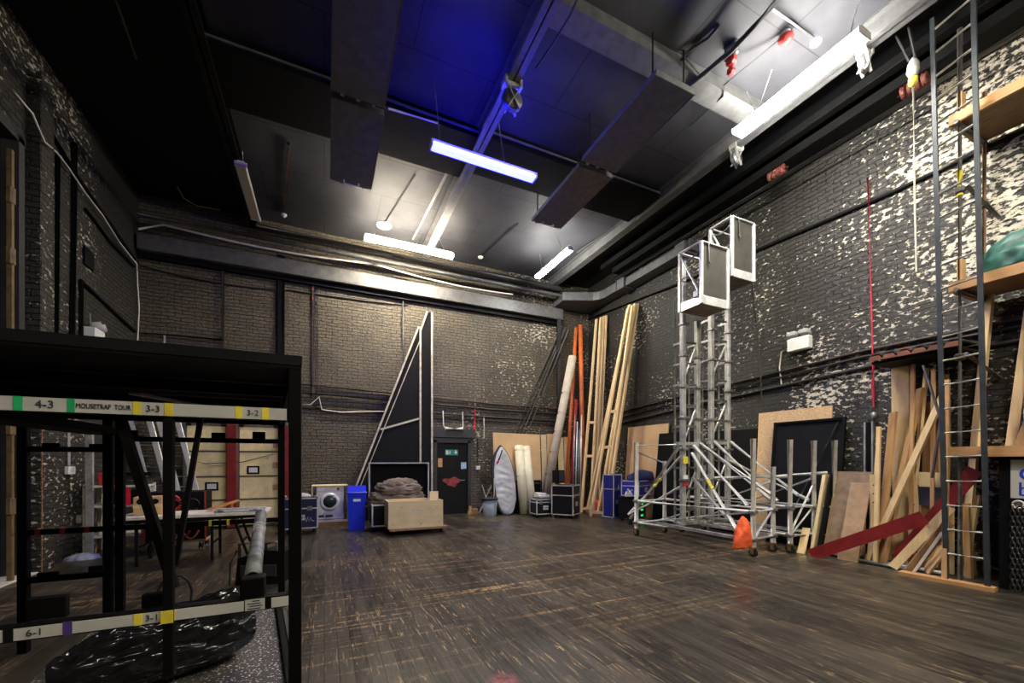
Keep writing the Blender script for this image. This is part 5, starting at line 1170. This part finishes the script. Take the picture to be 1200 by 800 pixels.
# straps, hook and rope from the steel
q = P(1070, 92, X=7.25); t = thing('rope_hoist', 'black straps with a hook block and thin rope hanging from the roof near the ladder', 'hoist', (7.25, q.y, 6.2)); Y0 = q.y; hz = q.z-6.2
for s in (-.05, .07): MB().bar((0, s*1.1+.10, 1.32), (0, s*.5, hz+.25), .05, .02).build('strap', rubber, t)
MB().lathe([(.02, hz+.28), (.06, hz+.2), (.07, hz+.1), (.04, hz+.02)], n=14).build('swivel_hook', MATS['weathered_aluminium'], t); MB().box((0, 0, hz+.22), (.06, .06, .1), bev=.01).build('blue_shackle', mat('blue_shackle', (.03, .10, .4), .4), t)
MB().lathe([(.03, hz+.02), (.05, hz-.0), (.05, hz-.07), (.02, hz-.1)], n=12).build('rope_socket', yel, t); MB().tube([(0, 0, hz-.1), (.03, 0, hz-1.2), (.14, .02, -2.0)], .011, 6).build('rope', offwhite, t)
# steel ladder
t = thing('steel_ladder', 'tall dark steel ladder standing against the shelving at the right', 'ladder', (7.47, 2.32, .06)); t['_w'] = tuple(t.location)
s0 = [V((7.47, 2.50, .05)), V((7.47, 2.13, .05))]; s1 = [V((7.42, 2.62, 7.55)), V((7.42, 2.24, 7.62))]
bluesteel = mat('blue_black_steel', (.028, .034, .037), .5, .2, .4)
for a, b in zip(s0, s1): MB().bar(a, b, .05, .035, H2, bev=.004).build('stile', bluesteel, t, True)
for k in range(23):
    f = (.33+.318*k)/7.5; MB().tube([s0[0].lerp(s1[0], f), s0[1].lerp(s1[1], f)], .016, 8).build('rung', alu, t, True)
single('ladder_board', 'rough timber board lying on the floor under the ladder foot', 'timber', MB().bar((7.40, P(1055, 668, X=7.4).y, .025), (7.47, 2.06, .025), .16, .05), oak_y)
# scaffold shelving
sh = thing('scaffold_shelving', 'tall scaffold tube shelving with timber decks at the right edge', 'shelving', (8.0, 1.4, 0)); sh['_w'] = tuple(sh.location)
for x, zt in ((7.62, 7.3), (8.38, 6.75)):
    for y in (2.42, .35): MB().tube([(x, y, 0), (x, y, zt)], .028, 10).build('standard', galv if x < 8 else mat('rusty_tube', (.30, .17, .10), .5, .4, .5) if 'rusty_tube' not in MATS else MATS['rusty_tube'], sh, True)
for z in (1.72, 3.9, 6.1):
    for y in (2.42, .35): MB().tube([(7.5, y, z-.06), (8.47, y, z-.06)], .026, 10).build('transom', galv, sh, True)
    MB().box((8.0, 1.4, z+.0), (.86, 2.14, .03)).build('deck', mat('deck_boards', (.20, .11, .045), .6, var=.35, stretch=(8, 1, 1)) if 'deck_boards' not in MATS else MATS['deck_boards'], sh, True)
    MB().box((7.55, 1.4, z+.0), (.04, 2.2, .13)).build('edge_beam', oak_y, sh, True, label='tan timber edge'); MB().box((8.0, 2.45, z-.02), (.9, .04, .13)).build('end_beam', brownw, sh, True); MB().box((8.0, 1.7, z-.06), (.8, .05, .09)).build('joist', brownw, sh, True)
for z in (3.0, 5.2): 
    MB().tube([(7.6, 2.36, z), (8.45, 2.3, z-.25)], .024, 8).build('brace_tube', galv, sh, True)
    for x, y in ((7.62, 2.42), (8.38, 2.42)): MB().box((x, y, z-.03), (.1, .1, .09), bev=.02).build('clamp', rustpaint, sh, True)
for z in (4.05, 6.25): MB().box((7.66, 2.42, z+.05), (.12, .05, .32)).build('toe_post', oak, sh, True)
MB().tube([(7.62, 2.42, 5.1), (7.62, 2.42, 5.42)], .034, 10).build('tape_wrap', yel, sh, True)
# green tarpaulin bundle
single('tarpaulin_bundle', 'green tarpaulin bundle lying on the middle deck of the shelving', 'bundle', heap((7.98, 1.75, 4.0), .34, .55, .36, 2.2), green_tarp)
single('white_sheet', 'pale folded sheet hanging over the middle deck edge by the green bundle', 'sheet', MB().box((7.56, 1.62, 4.00), (.07, .4, .15), bev=.012), white)
# boards standing on the lowest deck
GD = 'boards standing on the lowest shelving deck'
for k, (x, y, w, z, m, dx, dy) in enumerate(((8.30, 2.16, .10, 2.0, pine, .05, -.17), (8.2, 1.93, .20, 2.1, oak, .1, -.02), (7.9, 1.98, .12, .55, brownw, .1, -.12), (7.85, 1.80, .14, .62, oak, .1, .08))):
    single('shelf_board', ('tall pale board leaning on the lowest deck beside the scaffold tube', 'tall tan board standing on the lowest deck at the right edge', 'short brown board leaning on the lowest deck', 'short tan board on the lowest deck at the right edge')[k], 'timber', MB().bar((x, y, 1.74), (x+dx, y+dy, 1.74+z), .035, w), m, None, GD)
W('long pale board leaning behind the ladder up to the middle deck', V((8.1, wp(1128, 540, 8.1).y, .0)), wp(1160, 345, 8.35), .12, .035, pine, .9)
# under the lowest deck
single('black_board', 'big black board closing the space below the lowest deck', 'board', MB().box((7.72, 1.15, .84), (.03, 1.9, 1.66)), black)
q = P(1186, 561, X=7.70); t = thing('wall_sign', 'white sign with blue letters on the black board under the shelving', 'sign', (7.70, q.y-.22, q.z)); 
MB().box((-.008, 0, 0), (.012, .46, .47), bev=.004).build('sign_board', white, t)
RS = Matrix(((0, 0, -1), (-1, 0, 0), (0, 1, 0)))
blue = mat('blue_lettering', (.02, .06, .50), .5)
MB().text('c', .30, RS, (-.0155, .105, .085), .001).build('lettering', blue, t, label='blue letter c'); MB().text('b', .24, RS, (-.0155, .115, -.13), .001).build('lettering', blue, t, label='blue letter b')
# chains
mat('dark_chain_steel', (.055, .05, .048), .45, .5, .4)
def chain(label, x, y, z0, z1):
    t = MB(); z = z1; i = 0
    while z > z0:
        pts = [V((math.cos(a)*.020, 0, math.sin(a)*.042)) for a in [2*PI*k/10 for k in range(11)]]
        R = Matrix.Rotation(H2*(i % 2), 3, 'Z'); t.tube([V((x, y, z))+R@p for p in pts], .007, 5, cap=False); z -= .064; i += 1
    single('hanging_chain', label, 'chain', t, MATS['dark_chain_steel'], (x, y, z0), 'chains under the shelving')
ys = [P(px, 640, X=7.6).y for px in (1186, 1191, 1196)]
for k, y in enumerate(ys): chain('steel chain hanging below the white sign, %s of three' % ('leftmost', 'middle one', 'rightmost')[k], 7.62+.02*k, y, .05, 1.02)
t = thing('hook_ring', 'pale ring holding the chains below the white sign', 'ring', (7.66, ys[1], 1.05)); MB().tube(arc((0, 0, .02), .045, 0, 2*PI, 16, 'yz'), .012, 8).build('ring', offwhite, t); MB().box((.03, 0, .03), (.06, .05, .05)).build('bracket', steel, t)
# rough timbers under the lowest deck, behind the ladder
for k, (a, b, m) in enumerate((((1136, 672), (1133, 590), oak), ((1128, 668), (1146, 580), pine), ((1140, 676), (1130, 560), brownw))):
    p = wp(*a, 8.0+.12*k); p.z = 0; single('rough_timber', 'rough timber stump end standing under the lowest deck, %s of three' % ('front one', 'middle one', 'rear one')[k], 'timber', MB().bar(p, wp(*b, 8.1+.12*k), .09, .06), m, None, GW)

# ------------------------------------------------------------------ light and film
w = bpy.data.worlds.new('world'); S.world = w; w.use_nodes = True
w.node_tree.nodes['Background'].inputs[0].default_value = (.02, .02, .022, 1)
S.view_settings.view_transform = 'Standard'; S.view_settings.look = 'None'
S.view_settings.gamma = 1; S.view_settings.use_curve_mapping = False; S.view_settings.exposure = .9
S.cycles.use_denoising = True; S.cycles.max_bounces = 8; S.cycles.diffuse_bounces = 5; S.cycles.sample_clamp_indirect = 4
